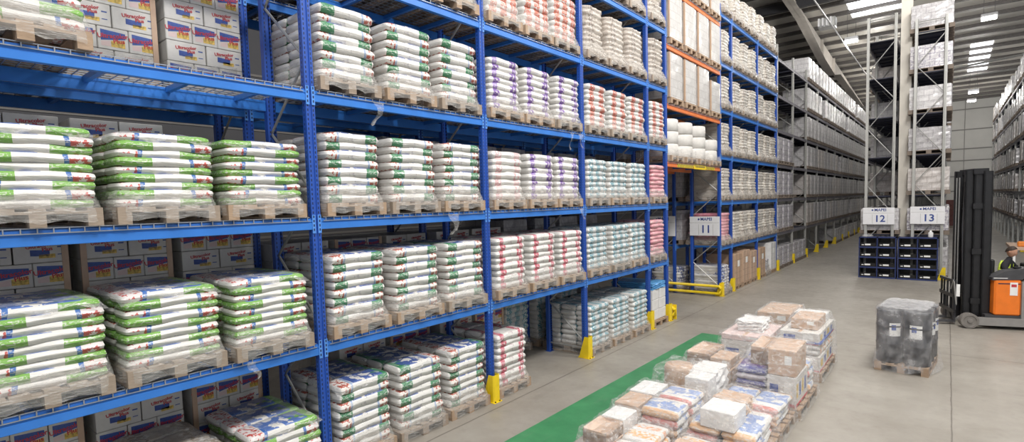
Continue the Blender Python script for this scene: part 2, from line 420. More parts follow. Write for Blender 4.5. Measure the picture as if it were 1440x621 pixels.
def sack_mesh(l, w, h, seed, mat):
    """filled paper or plastic sack, length along Y"""
    r = random.Random(seed); nx, ny = 8, 14; vs = []; fs = []
    ph = [r.uniform(0, 6) for _ in range(6)]
    def prof(t): return max(0, 1 - abs(t) ** 7) ** .24
    def pt(i, j, sg):
        u = -1 + 2 * i / nx; v = -1 + 2 * j / ny
        u = math.copysign(1 - (1 - abs(u)) ** 1.6, u); v = math.copysign(1 - (1 - abs(v)) ** 1.9, v)
        k = prof(u) * prof(v)
        sq = 1 - .035 * (1 - k)
        wob = 1 + .05 * math.sin(3 * v + ph[0]) * math.cos(2 * u + ph[1])
        x = u * w / 2 * (1 - .05 * abs(v) ** 4 + .02 * math.sin(5 * v + ph[2])); y = v * l / 2 * (1 - .04 * abs(u) ** 4)
        z = sg * h / 2 * k * wob + .004 * math.sin(6 * v + ph[3]) + .05 * h * (abs(v) ** 3) * (-1)
        return (x * sq, y, z + h / 2)
    for sg in (1, -1):
        o = len(vs)
        for j in range(ny + 1):
            for i in range(nx + 1): vs.append(pt(i, j, sg))
        for j in range(ny):
            for i in range(nx):
                q = (o + j * (nx + 1) + i, o + j * (nx + 1) + i + 1, o + (j + 1) * (nx + 1) + i + 1, o + (j + 1) * (nx + 1) + i)
                fs.append(q if sg > 0 else q[::-1])
    b = MB(); b.add(vs, fs, mat); return b.mesh('sack', True)

def skirt_mesh(w, d, ztop, wi, di, seed, mat, flare=.03, zlow=.02):
    """film wound round the foot of the load and over the pallet; wi, di = size of the load, w, d = of the pallet"""
    r = random.Random(seed); n = 56; rows = 7; vs = []; fs = []
    ph = [r.uniform(0, 6) for _ in range(5)]
    for k in range(rows + 1):
        t = k / rows; z = ztop + (zlow - ztop) * t
        e = .5 - .5 * math.cos(PI * min(1, max(0, (ztop - z) / max(.05, ztop - .12))))
        for i in range(n):
            a = 2 * PI * i / n; ca, sa = math.cos(a), math.sin(a)
            q = (abs(ca) ** 8 + abs(sa) ** 8) ** (-1 / 8)
            hx = (di / 2 + .012) * (1 - e) + (d / 2 + flare) * e; hy = (wi / 2 + .012) * (1 - e) + (w / 2 + flare) * e
            j = .006 * math.sin(9 * a + ph[0] + 3 * t) + .006 * math.sin(17 * a + ph[1]) * (.4 + t) + r.uniform(-.003, .003)
            zz = z + (.03 * math.sin(3 * a + ph[2]) + .02 * math.sin(11 * a + ph[3]) if k == 0 else 0) + (.03 * abs(math.sin(5 * a + ph[4])) if k == rows else 0)
            vs.append(((hx + j) * q * ca, (hy + j) * q * sa, zz))
    for k in range(rows):
        for i in range(n): fs.append((k * n + i, (k + 1) * n + i, (k + 1) * n + (i + 1) % n, k * n + (i + 1) % n))
    b = MB(); b.add(vs, fs, mat); return b.mesh('stretch_wrap', True)

def cap_mesh(w, d, z, seed, mat, drop=.06):
    """film sheet lying over the top of a load and folded down its edges"""
    r = random.Random(seed); nx, ny = 16, 12; vs = []; fs = []
    ph = [r.uniform(0, 6) for _ in range(4)]
    for j in range(ny + 1):
        for i in range(nx + 1):
            u = -1 + 2 * i / nx; v = -1 + 2 * j / ny
            e = max(abs(u), abs(v)); dz = -drop * max(0, (e - .86) / .14) * (1 + .5 * math.sin(7 * (u + v) + ph[0]))
            s = 1 if e < .86 else 1
            x = u * (d / 2 + .012) if abs(u) < .99 else math.copysign(d / 2 + .016, u); y = v * (w / 2 + .012)
            vs.append((x * s, y * s, z + dz + .010 * math.sin(5 * u + ph[1]) * math.sin(6 * v + ph[2]) + r.uniform(0, .008) - .02 * (abs(u * v)) ** 3))
    for j in range(ny):
        for i in range(nx): fs.append((j * (nx + 1) + i, j * (nx + 1) + i + 1, (j + 1) * (nx + 1) + i + 1, (j + 1) * (nx + 1) + i))
    b = MB(); b.add(vs, fs, mat); return b.mesh('top_sheet', True)

# a prototype is a list of (name, mesh, (x, y, z), rz)
def proto_sacks(style, layers, h, seed, w=.73, d=1.10, filmmat='film', cap=True):
    if style == 'lime': w = .78
    r = random.Random(seed); sm = SMESH.setdefault((style, h), [sack_mesh(w * .985, d / 3 * 1.02, h * 1.2, 5 + k, STY[style]) for k in range(3)])
    out = [('pallet', PAL[seed % 2], (0, 0, 0), 0)]
    for k in range(layers):
        for i in range(3):
            sh = .010 * math.sin(k * 1.3 + seed)
            out.append(('sack', sm[r.randrange(3)], ((i - 1) * d / 3 + r.uniform(-.008, .008) + (.012 if k % 2 else 0), r.uniform(-.01, .01) + sh, .142 + k * h), (PI if (k + seed) % 2 else 0) + r.uniform(-.02, .02)))
    H = .142 + layers * h
    out.append(('stretch_wrap', skirt_mesh(.8, 1.2, .142 + h * 2.0, w, d, seed, M[filmmat]), (0, 0, 0), 0))
    if cap: out.append(('top_sheet', cap_mesh(w, d, H + .012, seed, M['filmtop' if filmmat == 'film' else filmmat]), (0, 0, 0), 0))
    return out
SMESH = {}
PROTO = {}
def get_proto(kind, style, layers=8, h=.088, n=2, **kw):
    key = (kind, style, layers, h)
    if key not in PROTO:
        PROTO[key] = [dict(sacks=proto_sacks, cartons=proto_cartons, block=proto_block, drums=proto_drums, tower=proto_tower, lumps=proto_lumps)[kind](style, layers, h, 11 * i + len(PROTO), **kw) for i in range(n)]
    return PROTO[key][R.randrange(n)]
# loads that stand wholly behind others are not built
HIDDEN = set('''
wrapped pallet of grey boxes, middle, third shelf, third bay of rear rack
wrapped pallet of grey boxes, right, third shelf, third bay of rear rack
wrapped pallet of grey boxes, left, third shelf, fourth bay of rear rack
wrapped pallet of grey boxes, middle, third shelf, fourth bay of rear rack
wrapped pallet of grey boxes, right, third shelf, fourth bay of rear rack
wrapped pallet of grey boxes, left, fourth shelf, third bay of rear rack
wrapped pallet of grey boxes, middle, fourth shelf, third bay of rear rack
wrapped pallet of grey boxes, left, fourth shelf, fourth bay of rear rack
wrapped pallet of grey boxes, middle, fourth shelf, fourth bay of rear rack
wrapped pallet of grey boxes, right, fourth shelf, fourth bay of rear rack
first grey-white carton tower from the left, top orange beam level
wrapped pallet behind the tan sacks, single, third shelf, narrow bay past the passage
wrapped pallet behind the tan sacks, single, fourth shelf, narrow bay past the passage
wrapped pallet behind the tan sacks, single, fifth shelf, narrow bay past the passage
wrapped pallet behind the tan sacks, middle, second shelf, first full bay past the passage
wrapped pallet behind the tan sacks, right, second shelf, first full bay past the passage
wrapped pallet behind the tan sacks, left, third shelf, first full bay past the passage
wrapped pallet behind the tan sacks, middle, third shelf, first full bay past the passage
wrapped pallet behind the tan sacks, right, third shelf, first full bay past the passage
wrapped pallet behind the tan sacks, left, fourth shelf, first full bay past the passage
wrapped pallet behind the tan sacks, left, fifth shelf, first full bay past the passage
wrapped pallet behind the tan sacks, middle, fifth shelf, first full bay past the passage
wrapped pallet behind the tan sacks, right, fifth shelf, first full bay past the passage
wrapped pallet behind the tan sacks, left, second shelf, last blue bay
wrapped pallet behind the tan sacks, middle, second shelf, last blue bay
wrapped pallet behind the tan sacks, right, second shelf, last blue bay
wrapped pallet behind the tan sacks, left, third shelf, last blue bay
wrapped pallet behind the tan sacks, middle, third shelf, last blue bay
wrapped pallet behind the tan sacks, right, third shelf, last blue bay
wrapped pallet behind the tan sacks, left, fourth shelf, last blue bay
wrapped pallet behind the tan sacks, middle, fourth shelf, last blue bay
wrapped pallet behind the tan sacks, right, fourth shelf, last blue bay
wrapped pallet behind the tan sacks, left, fifth shelf, last blue bay
wrapped pallet behind the tan sacks, middle, fifth shelf, last blue bay
wrapped pallet behind the tan sacks, right, fifth shelf, last blue bay
wrapped pallet on the rear orange beams, third from left, first level
wrapped pallet on the rear orange beams, fourth from left, first level
wrapped pallet on the rear orange beams, first from left, second level
wrapped pallet on the rear orange beams, second from left, second level
wrapped pallet on the rear orange beams, third from left, second level
wrapped pallet on the rear orange beams, fourth from left, second level
wrapped pallet on the rear orange beams, first from left, third level
wrapped pallet on the rear orange beams, second from left, third level
wrapped pallet on the rear orange beams, third from left, third level
wrapped pallet on the rear orange beams, fourth from left, third level
wrapped pallet on the rear orange beams, first from left, fourth level
wrapped pallet on the rear orange beams, second from left, fourth level
wrapped pallet on the rear orange beams, third from left, fourth level
wrapped pallet on the rear orange beams, fourth from left, fourth level
grey wrapped pallet, floor, right of the eleventh bay of the long grey rack
grey wrapped pallet, first shelf, middle of the eleventh bay of the long grey rack
grey wrapped pallet, first shelf, right of the eleventh bay of the long grey rack
grey wrapped pallet, second shelf, middle of the eleventh bay of the long grey rack
grey wrapped pallet, second shelf, right of the eleventh bay of the long grey rack
grey wrapped pallet, third shelf, middle of the eleventh bay of the long grey rack
grey wrapped pallet, third shelf, right of the eleventh bay of the long grey rack
grey wrapped pallet, fourth shelf, middle of the eleventh bay of the long grey rack
grey wrapped pallet, fourth shelf, right of the eleventh bay of the long grey rack
grey wrapped pallet, fifth shelf, middle of the eleventh bay of the long grey rack
grey wrapped pallet, fifth shelf, right of the eleventh bay of the long grey rack
grey wrapped pallet, sixth shelf, middle of the eleventh bay of the long grey rack
grey wrapped pallet, floor, second bay of the rack under sign 12, first
grey wrapped pallet, floor, third bay of the rack under sign 12, first
grey wrapped pallet, second shelf, first bay of the rack under sign 13, third
grey wrapped pallet, fourth shelf, third bay of the rack under sign 12, first
grey wrapped pallet, fifth shelf, third bay of the rack under sign 13, first
grey wrapped pallet, sixth shelf, third bay of the rack under sign 13, first
grey wrapped pallet, second shelf, first bay of the right-hand rack, near half
grey wrapped pallet, third shelf, first bay of the right-hand rack, near half
grey wrapped pallet, third shelf, first bay of the right-hand rack, far half
grey wrapped pallet, fourth shelf, first bay of the right-hand rack, near half
grey wrapped pallet, fourth shelf, first bay of the right-hand rack, far half
grey wrapped pallet, fifth shelf, first bay of the right-hand rack, near half
grey wrapped pallet, fifth shelf, first bay of the right-hand rack, far half
grey wrapped pallet, sixth shelf, first bay of the right-hand rack, near half
grey wrapped pallet, sixth shelf, first bay of the right-hand rack, far half
grey wrapped pallet, fifth shelf, second bay of the right-hand rack, near half
grey wrapped pallet, first shelf, tenth bay of the right-hand rack, near half
grey wrapped pallet, first shelf, tenth bay of the right-hand rack, far half
grey wrapped pallet, second shelf, tenth bay of the right-hand rack, far half
white bottle standing on the packing bench
grey bottle standing on the packing bench
rightmost white bottle standing on the packing bench
pendant lamp over the left aisle at the nearest position
pendant lamp over the left aisle at the fourth position
pendant lamp over the left aisle at the farthest position
pendant lamp over the near end of the right aisle
'''.strip().split('\n'))
def place(proto, name, label, cat, loc, rz=0, group=None):
    if label in HIDDEN: return None
    t = thing(name, label, cat, loc, rz, group)
    for nm, me, l, a in proto: obj(nm, me, t, l, a)
    return t

# printed cartons: white boxes with a blue panel, yellow picture and red slanted lettering
def carton_mesh(w, d, h, kind):
    b = MB(); c = M['cwhite']; b.bbox(-d / 2, d / 2, -w / 2, w / 2, 0, h, c, .006)
    for sx in (1, -1):
        x = sx * (d / 2 + .0015)
        def P(y, z, e=0): return (x + sx * e, y * sx, z)
        def quad(ps, m): b.add([P(*p) for p in ps], [(0, 1, 2, 3)] if len(ps) == 4 else [(0, 1, 2)], m)
        mt = Matrix.Translation((x + sx * .002, 0, h * .50)) @ Matrix.Rotation(PI / 2 * sx, 4, 'Z') @ Matrix.Rotation(PI / 2, 4, 'X') @ Matrix.Rotation(.12, 4, 'Z')
        if kind == 0:
            a = w * .40
            quad([(-a, h * .38), (a, h * .55), (a, h * .82), (-a, h * .88)], M['pblue'])
            quad([(-a * .2, h * .14), (a * .95, h * .14), (a * .95, h * .5), (-a * .2, h * .40)], M['pyel'])
            quad([(-a, h * .14), (-a * .25, h * .14), (-a * .25, h * .40), (-a, h * .34)], M['cpink'])
            b.text('Ultracolor', .062, mt @ Matrix.Translation((-.0, .028, 0)), M['red']); b.text('Plus', .062, mt @ Matrix.Translation((.045, -.022, 0)), M['red'])
        else:
            quad([(-.08, h * .30), (.06, h * .26), (.06, h * .52), (-.08, h * .56)], M['pblue'])
            quad([(-.02, h * .18), (.10, h * .18), (.10, h * .36), (-.02, h * .34)], M['pyel'])
            b.text('Ultracolor', .05, mt @ Matrix.Translation((0, .05, 0)), M['red']); b.text('Plus', .05, mt @ Matrix.Translation((.045, .01, 0)), M['red'])
            quad([(w * .30, h * .62), (w * .42, h * .62), (w * .42, h * .68), (w * .30, h * .68)], M['pblue'])
            quad([(w * .30, h * .30), (w * .42, h * .30), (w * .42, h * .34), (w * .30, h * .34)], M['pblue'])
    return b.mesh('carton')
CART = {}
def proto_cartons(style, layers, h, seed, w=.8):
    if not CART:
        CART[0] = carton_mesh(.262, .385, .218, 0); CART[1] = carton_mesh(.39, .385, .218, 1)
    r = random.Random(seed); out = [('pallet', PAL[0], (0, 0, 0), 0)]
    for k in range(layers):
        ks = (k + seed) % 2; n = 3 if ks == 0 else 2
        for i in range(3):
            for j in range(n):
                out.append(('carton', CART[ks], ((i - 1) * .39, (j - (n - 1) / 2) * (.8 / n), .146 + k * .222), r.uniform(-.01, .01)))
    out.append(('stretch_wrap', skirt_mesh(.8, 1.2, .36, .8, 1.17, seed, M['film']), (0, 0, 0), 0))
    for sy in (1, -1):
        b = MB(); b.box(.565, .592, sy * .398 - (.05 if sy > 0 else 0), sy * .398 + (0 if sy > 0 else .05), .146, .146 + layers * .222, M['ckraft'])
        if seed % 2: out.append(('corner_board', b.mesh('corner_board'), (0, 0, 0), 0))
    return out

def rough_block(w, d, h, seed, mat, z0=.144, n=7, nz=8, amp=.012):
    """rounded, slightly wrinkled block for a tightly wrapped stack"""
    r = random.Random(seed); vs = []; fs = []; N_ = 4 * n
    ph = [r.uniform(0, 6) for _ in range(4)]
    def ring(z, s):
        for i in range(N_):
            sd, t = divmod(i, n); t = -1 + 2 * t / n
            x, y = [(1, t), (-t, 1), (-1, -t), (t, -1)][sd]
            q = 1 - .03 * (abs(x * y)) ** 3
            j = amp * math.sin(z * 31 + ph[0] + i) * .5 + r.uniform(-amp, amp) * .4
            vs.append(((x * d / 2 * q + j * x) * s, (y * w / 2 * q + j * y) * s, z0 + z * h + (r.uniform(-.006, .006) if z in (0, 1) else 0)))
    for k in range(nz + 1): ring(k / nz, 1)
    vs_top = len(vs); ring(1, .93)
    for i in range(N_): vs[vs_top + i] = (vs[vs_top + i][0], vs[vs_top + i][1], vs[vs_top + i][2] + .012)
    for k in range(nz + 1):
        for i in range(N_): fs.append((k * N_ + i, k * N_ + (i + 1) % N_, (k + 1) * N_ + (i + 1) % N_, (k + 1) * N_ + i))
    fs.append(tuple(range(vs_top, vs_top + N_))); fs.append(tuple(range(N_))[::-1])
    b = MB(); b.add(vs, fs, mat); return b.mesh('wrapped_boxes')
def proto_block(style, layers, h, seed, w=.75, d=1.16):
    """far loads: wrapped blocks of boxes; style = material index"""
    return [('pallet', PAL[2], (0, 0, 0), 0), ('wrapped_boxes', rough_block(w, d, layers * h, seed, GL[style]), (0, 0, 0), 0)]
def proto_tower(style, layers, h, seed, w=.86):
    """tall carton stack with kraft corner boards"""
    out = [('pallet', PAL[0], (0, 0, 0), 0), ('wrapped_boxes', rough_block(w, 1.16, layers * h, seed, GL[style], amp=.006), (0, 0, 0), 0)]
    H = .144 + layers * h
    for sy in (-1,):
        b = MB(); y = sy * w / 2
        b.box(.545, .588, min(y, y + sy * .005), max(y, y + sy * .005), .15, H, M['ckraft']); b.box(.583, .588, min(y, y - sy * .028), max(y, y - sy * .028), .15, H, M['ckraft'])
        out.append(('corner_board', b.mesh('corner_board'), (0, 0, 0), 0))
    return out
def proto_drums(style, layers, h, seed):
    """white wrapped reels in tiers on a pallet"""
    b = MB(); b.lathe([(.37, 0), (.40, .015), (.405, h * .5), (.40, h - .02), (.385, h)], M['cwhite'], 28)
    me = b.mesh('tub', True)
    out = [('pallet', PAL[0], (0, 0, 0), 0)]
    for k in range(layers): out.append(('tub', me, (.18, (.01 if k % 2 else -.01), .144 + k * (h + .008)), k))
    out.append(('stretch_wrap', skirt_mesh(.8, 1.2, .3, .8, 1.16, seed, M['film']), (0, 0, 0), 0))
    return out
def proto_lumps(style, layers, h, seed, w=.73, d=1.1):
    """distant stack of sacks: every course bulges; one mesh of courses"""
    r = random.Random(seed); vs = []; fs = []; n = 40; rows = layers * 4
    for k in range(rows + 1):
        t = k / 4; fr = t - math.floor(t); bul = math.sin(PI * fr) ** .5 if 0 < fr < 1 else 0
        s = 1 - .05 * (1 - bul) - (.10 if k == rows else 0)
        lay = int(min(t, layers - .01)); rr = random.Random(seed * 50 + lay); ox, oy = rr.uniform(-.02, .02), rr.uniform(-.025, .025)
        for i in range(n):
            a = 2 * PI * i / n; ca, sa = math.cos(a), math.sin(a); q = (abs(ca) ** 6 + abs(sa) ** 6) ** (-1 / 6)
            j = .012 * math.sin(13 * a + lay)
            vs.append(((d / 2 + j) * q * ca * s + ox, (w / 2 + j) * q * sa * s + oy, .142 + t * h))
    for k in range(rows):
        for i in range(n): fs.append((k * n + i, k * n + (i + 1) % n, (k + 1) * n + (i + 1) % n, (k + 1) * n + i))
    fs.append(tuple(range(rows * n, (rows + 1) * n)))
    b = MB(); b.add(vs, fs, STY[style])
    return [('pallet', PAL[1], (0, 0, 0), 0), ('sack_courses', b.mesh('sack_courses', True), (0, 0, 0), 0),
            ('stretch_wrap', skirt_mesh(.8, 1.2, .142 + h * 1.8, w, d, seed, M['filmbrown']), (0, 0, 0), 0)]

# ------------------------------------------------------------------ racks
def beam_mesh(l, mat, face=1, h=.122):
    """step-section box beam along +Y from 0 to l; front face at x=0 looking to +X (face=1)"""
    p = [(-.052, 0), (-.004, 0), (0, .004), (0, .066), (-.006, .07), (-.006, .078), (0, .084), (0, .104), (-.012, .104), (-.012, h), (-.052, h)]
    if face < 0: p = [(-x, z) for x, z in p][::-1]
    b = MB(); b.prism([(x, z - h / 2) for x, z in p], 'y', 0, l, mat); return b.mesh('beam')
def post_mesh(hh, mat, face=1):
    f = face
    p = [(0, -.052), (0, -.018), (-.012 * f, -.012), (-.012 * f, .012), (0, .018), (0, .052), (-.072 * f, .052), (-.088 * f, .036), (-.088 * f, .028), (-.066 * f, .030), (-.066 * f, -.030), (-.088 * f, -.028), (-.088 * f, -.036), (-.072 * f, -.052)]
    if f < 0: p = p[::-1]
    b = MB(); b.prism(p, 'z', 0, hh, mat)
    b.box(-.10 if f > 0 else -.02, .02 if f > 0 else .10, -.07, .07, 0, .008, mat); return b.mesh('upright')
def conn_mesh(mat, face=1):
    b = MB()
    for s in (-1, 1):
        y0, y1 = sorted((s * .014, s * .052)); x0, x1 = sorted((.002 * face, .010 * face))
        b.box(x0, x1, y0, y1, -.10, .10, mat)
        for k in range(4):
            z = -.075 + k * .047; xa, xb = sorted((.0095 * face, .0115 * face))
            b.box(xa, xb, s * .034 - .007, s * .034 + .007, z, z + .026, M['slot'])
    return b.mesh('beam_connector')
def deck_mesh(l, dep, wire=True):
    b = MB(); z = .066
    if wire:
        n = int(l / .1)
        for i in range(n + 1):
            y = .06 + (l - .12) * i / n
            b.box(-dep - .0, .012, y - .004, y + .004, z, z + .008, M['wire']); b.box(.004, .014, y - .004, y + .004, z - .035, z + .008, M['wire'])
        k = 10
        for i in range(k + 1): x = -dep * i / k; b.box(x - .004, x + .004, .03, l - .03, z + .004, z + .011, M['wire'])
        b.box(.009, .015, .03, l - .03, z - .036, z - .028, M['wire'])
        for i in range(4):
            y = l * (i + .5) / 4; b.box(-dep + .05, -.05, y - .022, y + .022, z - .055, z - .002, M['blue'])
    else:
        k = 6
        for i in range(k): y = l * i / k; b.box(-dep + .04, -.04, y + .02, y + l / k - .02, z - .03, z, M['navy'])
        for i in range(4):
            y = l * (i + .5) / 4; b.box(-dep + .05, -.05, y - .03, y + .03, z - .07, z - .03, M['navy'])
    return b.mesh('deck')
def brace_mesh(h, dep, r=.016, step=.72, z0=.3):
    b = MB(); z = z0; s = 0; xa, xb = -.05, -dep + .05
    b.tube([(xa, 0, .18), (xb, 0, .18)], r, M['galv'], 6)
    while z + step < h - .1:
        b.tube([((xa, xb)[s], .0, z), ((xb, xa)[s], .0, z + step)], r, M['galv'], 6); z += step; s ^= 1
    b.tube([(xa, 0, z + .05), (xb, 0, z + .05)], r, M['galv'], 6); b.tube([(xa, 0, h - .1), (xb, 0, h - .1)], r, M['galv'], 6)
    return b.mesh('frame_brace')
MC = {}
def cached(key, fn):
    if key not in MC: MC[key] = fn()
    return MC[key]
def rack(label, X, ys, lv, hs, beam='blue', post='post', conn='bluec', wire=True, group=None, dep=DEP, face=1, posts=None, rear_lv=None, xr=None, name='pallet_rack', brace_step=.72, deck=True):
    """X = face of the front uprights (face=+1 looks to +X); hs = frame height"""
    t = thing(name, label, 'rack', (X, ys[0], 0), 0, group); f = face
    for y in (ys if posts is None else posts):
        yy = y - ys[0]
        obj('upright', cached(('p', hs, post, f), lambda: post_mesh(hs, M[post], f)), t, (0, yy, 0))
        obj('upright', cached(('p', hs, post, -f), lambda: post_mesh(hs, M[post], -f)), t, (-f * dep, yy, 0))
        br = cached(('br', hs, dep, brace_step, f), lambda: brace_mesh(hs, dep, step=brace_step))
        o = obj('frame_brace', br, t, (0, yy, 0)); 
        if f < 0: o.location.x = dep
        for z in lv:
            if conn: obj('beam_connector', cached(('c', conn, f), lambda: conn_mesh(M[conn], f)), t, (0, yy, z))
    for a, b_ in zip(ys[:-1], ys[1:]):
        l = b_ - a - .10
        for z in lv:
            k = round(l, 3)
            obj('beam', cached(('b', k, beam, f), lambda: beam_mesh(l, M[beam], f)), t, (f * .004, a - ys[0] + .05, z))
            obj('beam', cached(('b', k, beam, -f), lambda: beam_mesh(l, M[beam], -f)), t, (-f * (dep + .004), a - ys[0] + .05, z))
            if deck:
                o = obj('deck', cached(('d', k, dep, wire), lambda: deck_mesh(l, dep, wire)), t, (0, a - ys[0] + .05, z))
                if f < 0: o.location.x = dep
    return t
rack('blue pallet rack with full shelves of wrapped sacks, nearest run on the left', XF, YA, LV[:6], 8.6, group='blue rack runs')
rack('blue pallet rack standing back to back behind the nearest sack shelves', XR2, YA, LV[:6], 8.6, group='blue rack runs')
OZ = [3.86, 5.27, 6.70, 8.11]
rack('rack bay with orange beams bridging the open passage', XF, YO, OZ, 8.6, beam='orange', conn=None, posts=[], group=None)
rack('orange-beamed bay of the rear rack above the open passage', XR2, YO, OZ, 8.6, beam='orange', conn=None, posts=[])
rack('blue pallet rack of tan sack pallets beyond the orange-beamed passage', XF, YB, LV, 8.75, group='blue rack runs')
rack('rear blue rack beyond the orange-beamed passage', XR2, YB, LV, 8.75, group='blue rack runs')
rack('long grey pallet rack running to the far wall beyond the blue racks', XF, YG[1:], LV, 9.0, beam='gbeam', post='postg', conn=None, wire=False, deck=True)
gg = rack('first two bays of the grey rack next to the blue rack', XF, YG[:2], LV, 9.0, beam='gbeam', post='postg', conn=None, wire=False, posts=[YG[0] + .12])
Y12 = [23.2 + 2.85 * i for i in range(12)]
rack('galvanised rack left of the cream column, empty in its nearest upper bays', -1.46, Y12, LV[:5] + [8.3], 9.2, beam='gbeam', post='postg', conn=None, wire=False, dep=.88, brace_step=1.0)
rack('galvanised rack right of the cream column, loaded up to its top', -.09, Y12, LV[:5] + [8.36], 8.85, beam='gbeam', post='postg', conn=None, wire=False, dep=.88, brace_step=1.0)
YR = [32.6 + 2.85 * i for i in range(11)]
rack('grey rack along the right side of the hall behind the forklift', 2.85, YR, LV[:5] + [8.6], 9.0, beam='gbeam', post='postg', conn=None, wire=False, face=-1)

# yellow post guards
def guard_mesh():
    b = MB(); g = M['guard']
    b.prism([(-.02, -.075), (.06, -.075), (.075, -.06), (.075, .06), (.06, .075), (-.02, .075), (-.02, .068), (.055, .068), (.067, .056), (.067, -.056), (.055, -.068), (-.02, -.068)], 'z', 0, .42, g)
    for s in (-1, 1): b.prism([(-.02, .42), (-.02, 0), (-.17, 0), (-.13, .06)], 'y', s * .075 - .004, s * .075 + .004, g)
    b.box(-.05, .10, -.09, .09, 0, .01, g)
    for s in (-1, 1): b.lathe([(.012, .01), (.012, .022)], M['black'], 6, (.085, s * .05))
    return b.mesh('post_guard')
GM = guard_mesh()
def guard(y, label, x=XF, group='yellow post guards', rz=0):
    return tag(obj('post_guard', GM, None, (x + .012, y, 0), rz), label, 'guard', group)
for y, n in ((5.95, 'yellow steel guard at the post foot between the large green and red sack pallets'), (8.71, 'yellow guard at the post foot before the teal sack pallets'),
             (11.52, 'yellow guard at the first of the two close posts before the passage'), (12.56, 'yellow guard on the post at the near edge of the open passage'),
             (16.56, 'yellow guard on the post beside sign 11 at the barrier end'), (17.66, 'yellow guard just past the barrier, before the tall brown cartons'), (20.62, 'yellow guard between the brown cartons and the white boxes')):
    guard(y, n)
ordn = ['first', 'second', 'third', 'fourth', 'fifth', 'sixth', 'seventh', 'eighth', 'ninth', 'tenth', 'eleventh', 'twelfth']
for i, y in enumerate([YG[0] + .12] + YG[1:10]): guard(y, 'yellow foot guard on the %s post of the grey rack, counted from the blue rack' % ordn[i])
guard(23.2, 'yellow guard at the foot of the rack under sign 13', -.09)
guard(35.4, 'yellow foot guard on the second post of the right-hand rack', 2.85 - .02, rz=PI)

# tunnel barriers
def barrier(name, label, x0, x1, y, z=(.10, .30), up=True):
    t = thing('barrier', label, 'barrier', (x0, y, 0)); g = M['guard']; l = x1 - x0
    b = MB()
    b.tube([(0, 0, z[0]), (l - .06, 0, z[0]), (l, 0, z[0] + .05), (l, 0, z[1] - .05), (l - .06, 0, z[1]), (0, 0, z[1])], .042, g, 10); obj('rail', b.mesh('rail', True), t)
    for x in (.1, l - .02): b = MB(); b.box(x - .05, x + .05, .045, .075, 0, z[1] + .06, g); obj('upright', b.mesh('upright'), t)
    return t
barrier('b', 'yellow double-tube barrier along the far side of the open passage', -7.6, XF + .05, 16.42, (.09, .31))
barrier('b', 'short yellow tube barrier on the near side of the open passage', -7.6, XF + .1, 12.72, (.09, .31))

# hazard strip on the lowest orange beam
t = thing('warning_strip', 'yellow and black warning strip on the lowest orange beam', 'sign', (XF + .006, 12.66, OZ[0]))
b = MB(); b.box(0, .006, .55, 1.65, -.055, .045, M['hazard']); b.box(0, .006, 2.62, 3.35, -.055, .045, M['hazard']); obj('striped_tape', b.mesh('striped_tape'), t)
b = MB(); b.box(0, .008, 1.68, 2.6, -.065, .055, M['guard'])
for k in range(9): b.box(.008, .0095, 1.8 + k * .08, 1.855 + k * .08, -.015, .018, M['dgrey'])
obj('yellow_plate', b.mesh('yellow_plate'), t)

# aisle signs
def sign(num, x0, x1, y, z0, z1, label):
    b = MB(); w = x1 - x0; h = z1 - z0; b.bbox(-w / 2, w / 2, 0, .02, -h / 2, h / 2, M['signw'], .004)
    mt = Matrix.Translation((0, -.003, 0)) @ Matrix.Rotation(PI / 2, 4, 'X')
    b.text(num, h * .56, mt @ Matrix.Translation((.04, -h * .17, 0)), M['ink']); b.text('MAPEI', h * .22, mt @ Matrix.Translation((w * .06, h * .36, 0)), M['ink'])
    b.lathe([(.03, 0), (.03, .003)], M['ink'], 12, (0, 0), mt @ Matrix.Translation((-w * .19, h * .36, 0)))
    b.box(-w / 2 + .02, w / 2 - .02, -.0015, 0, h * .17, h * .185, M['galv'])
    b.box(-w * .2, -w * .19, -.0015, 0, -h * .45, h * .1, M['galv']); b.box(w * .28, w * .29, -.0015, 0, -h * .45, h * .1, M['galv'])
    tag(obj('aisle_sign', b.mesh('aisle_sign'), None, ((x0 + x1) / 2, y, (z0 + z1) / 2)), label, 'sign', 'white aisle number signs')
sign('11', -6.25, -5.33, 16.46, 1.85, 2.44, 'white aisle sign reading 11 on the blue rack past the passage')
sign('10', -7.62, -6.72, 16.46, 1.82, 2.46, 'white aisle sign reading 10, half hidden behind the blue posts')
sign('12', -2.38, -1.44, 23.1, 1.89, 2.49, 'white aisle sign reading 12 above the blue bin racks')
sign('13', -1.0, -.06, 23.1, 1.91, 2.51, 'white aisle sign reading 13 above the blue bin racks')

# ------------------------------------------------------------------ loads on the near rack
bay = ['leftmost bay cut by the frame', 'leftmost full bay', 'second full bay', 'third full bay', 'fourth full bay', 'narrow bay before the passage']
lvn = ['floor', 'first shelf', 'second shelf', 'third shelf', 'fourth shelf', 'fifth shelf', 'sixth shelf']
desc = {'lime': 'lime green banded white sacks', 'green': 'dark green banded white sacks', 'purple': 'purple marked white sacks', 'pink': 'pale pink printed sacks', 'red': 'crimson printed white sacks',
        'redor': 'scarlet printed white sacks', 'salmon': 'orange-red block printed sacks', 'teal': 'teal printed grey-white sacks', 'rose': 'solid rose pink sacks', 'tan': 'tan sacks', 'brown': 'brown-grey sacks', 'bluew': 'navy printed white sacks'}
bayn = {0: 'leftmost bay', 1: 'second bay', 2: 'third bay', 3: 'fourth bay', 4: 'narrow bay'}
pos3 = ['left', 'middle', 'right']
def ztop(l): return 0 if l == 0 else LV[l - 1] + .078
def slot(ys, bi, k, n=3):
    a, b_ = ys[bi] + .07, ys[bi + 1] - .07; return a + (b_ - a) * (k + .5) / n
PXC = XF + .06 - .6             # centre X of front row pallets
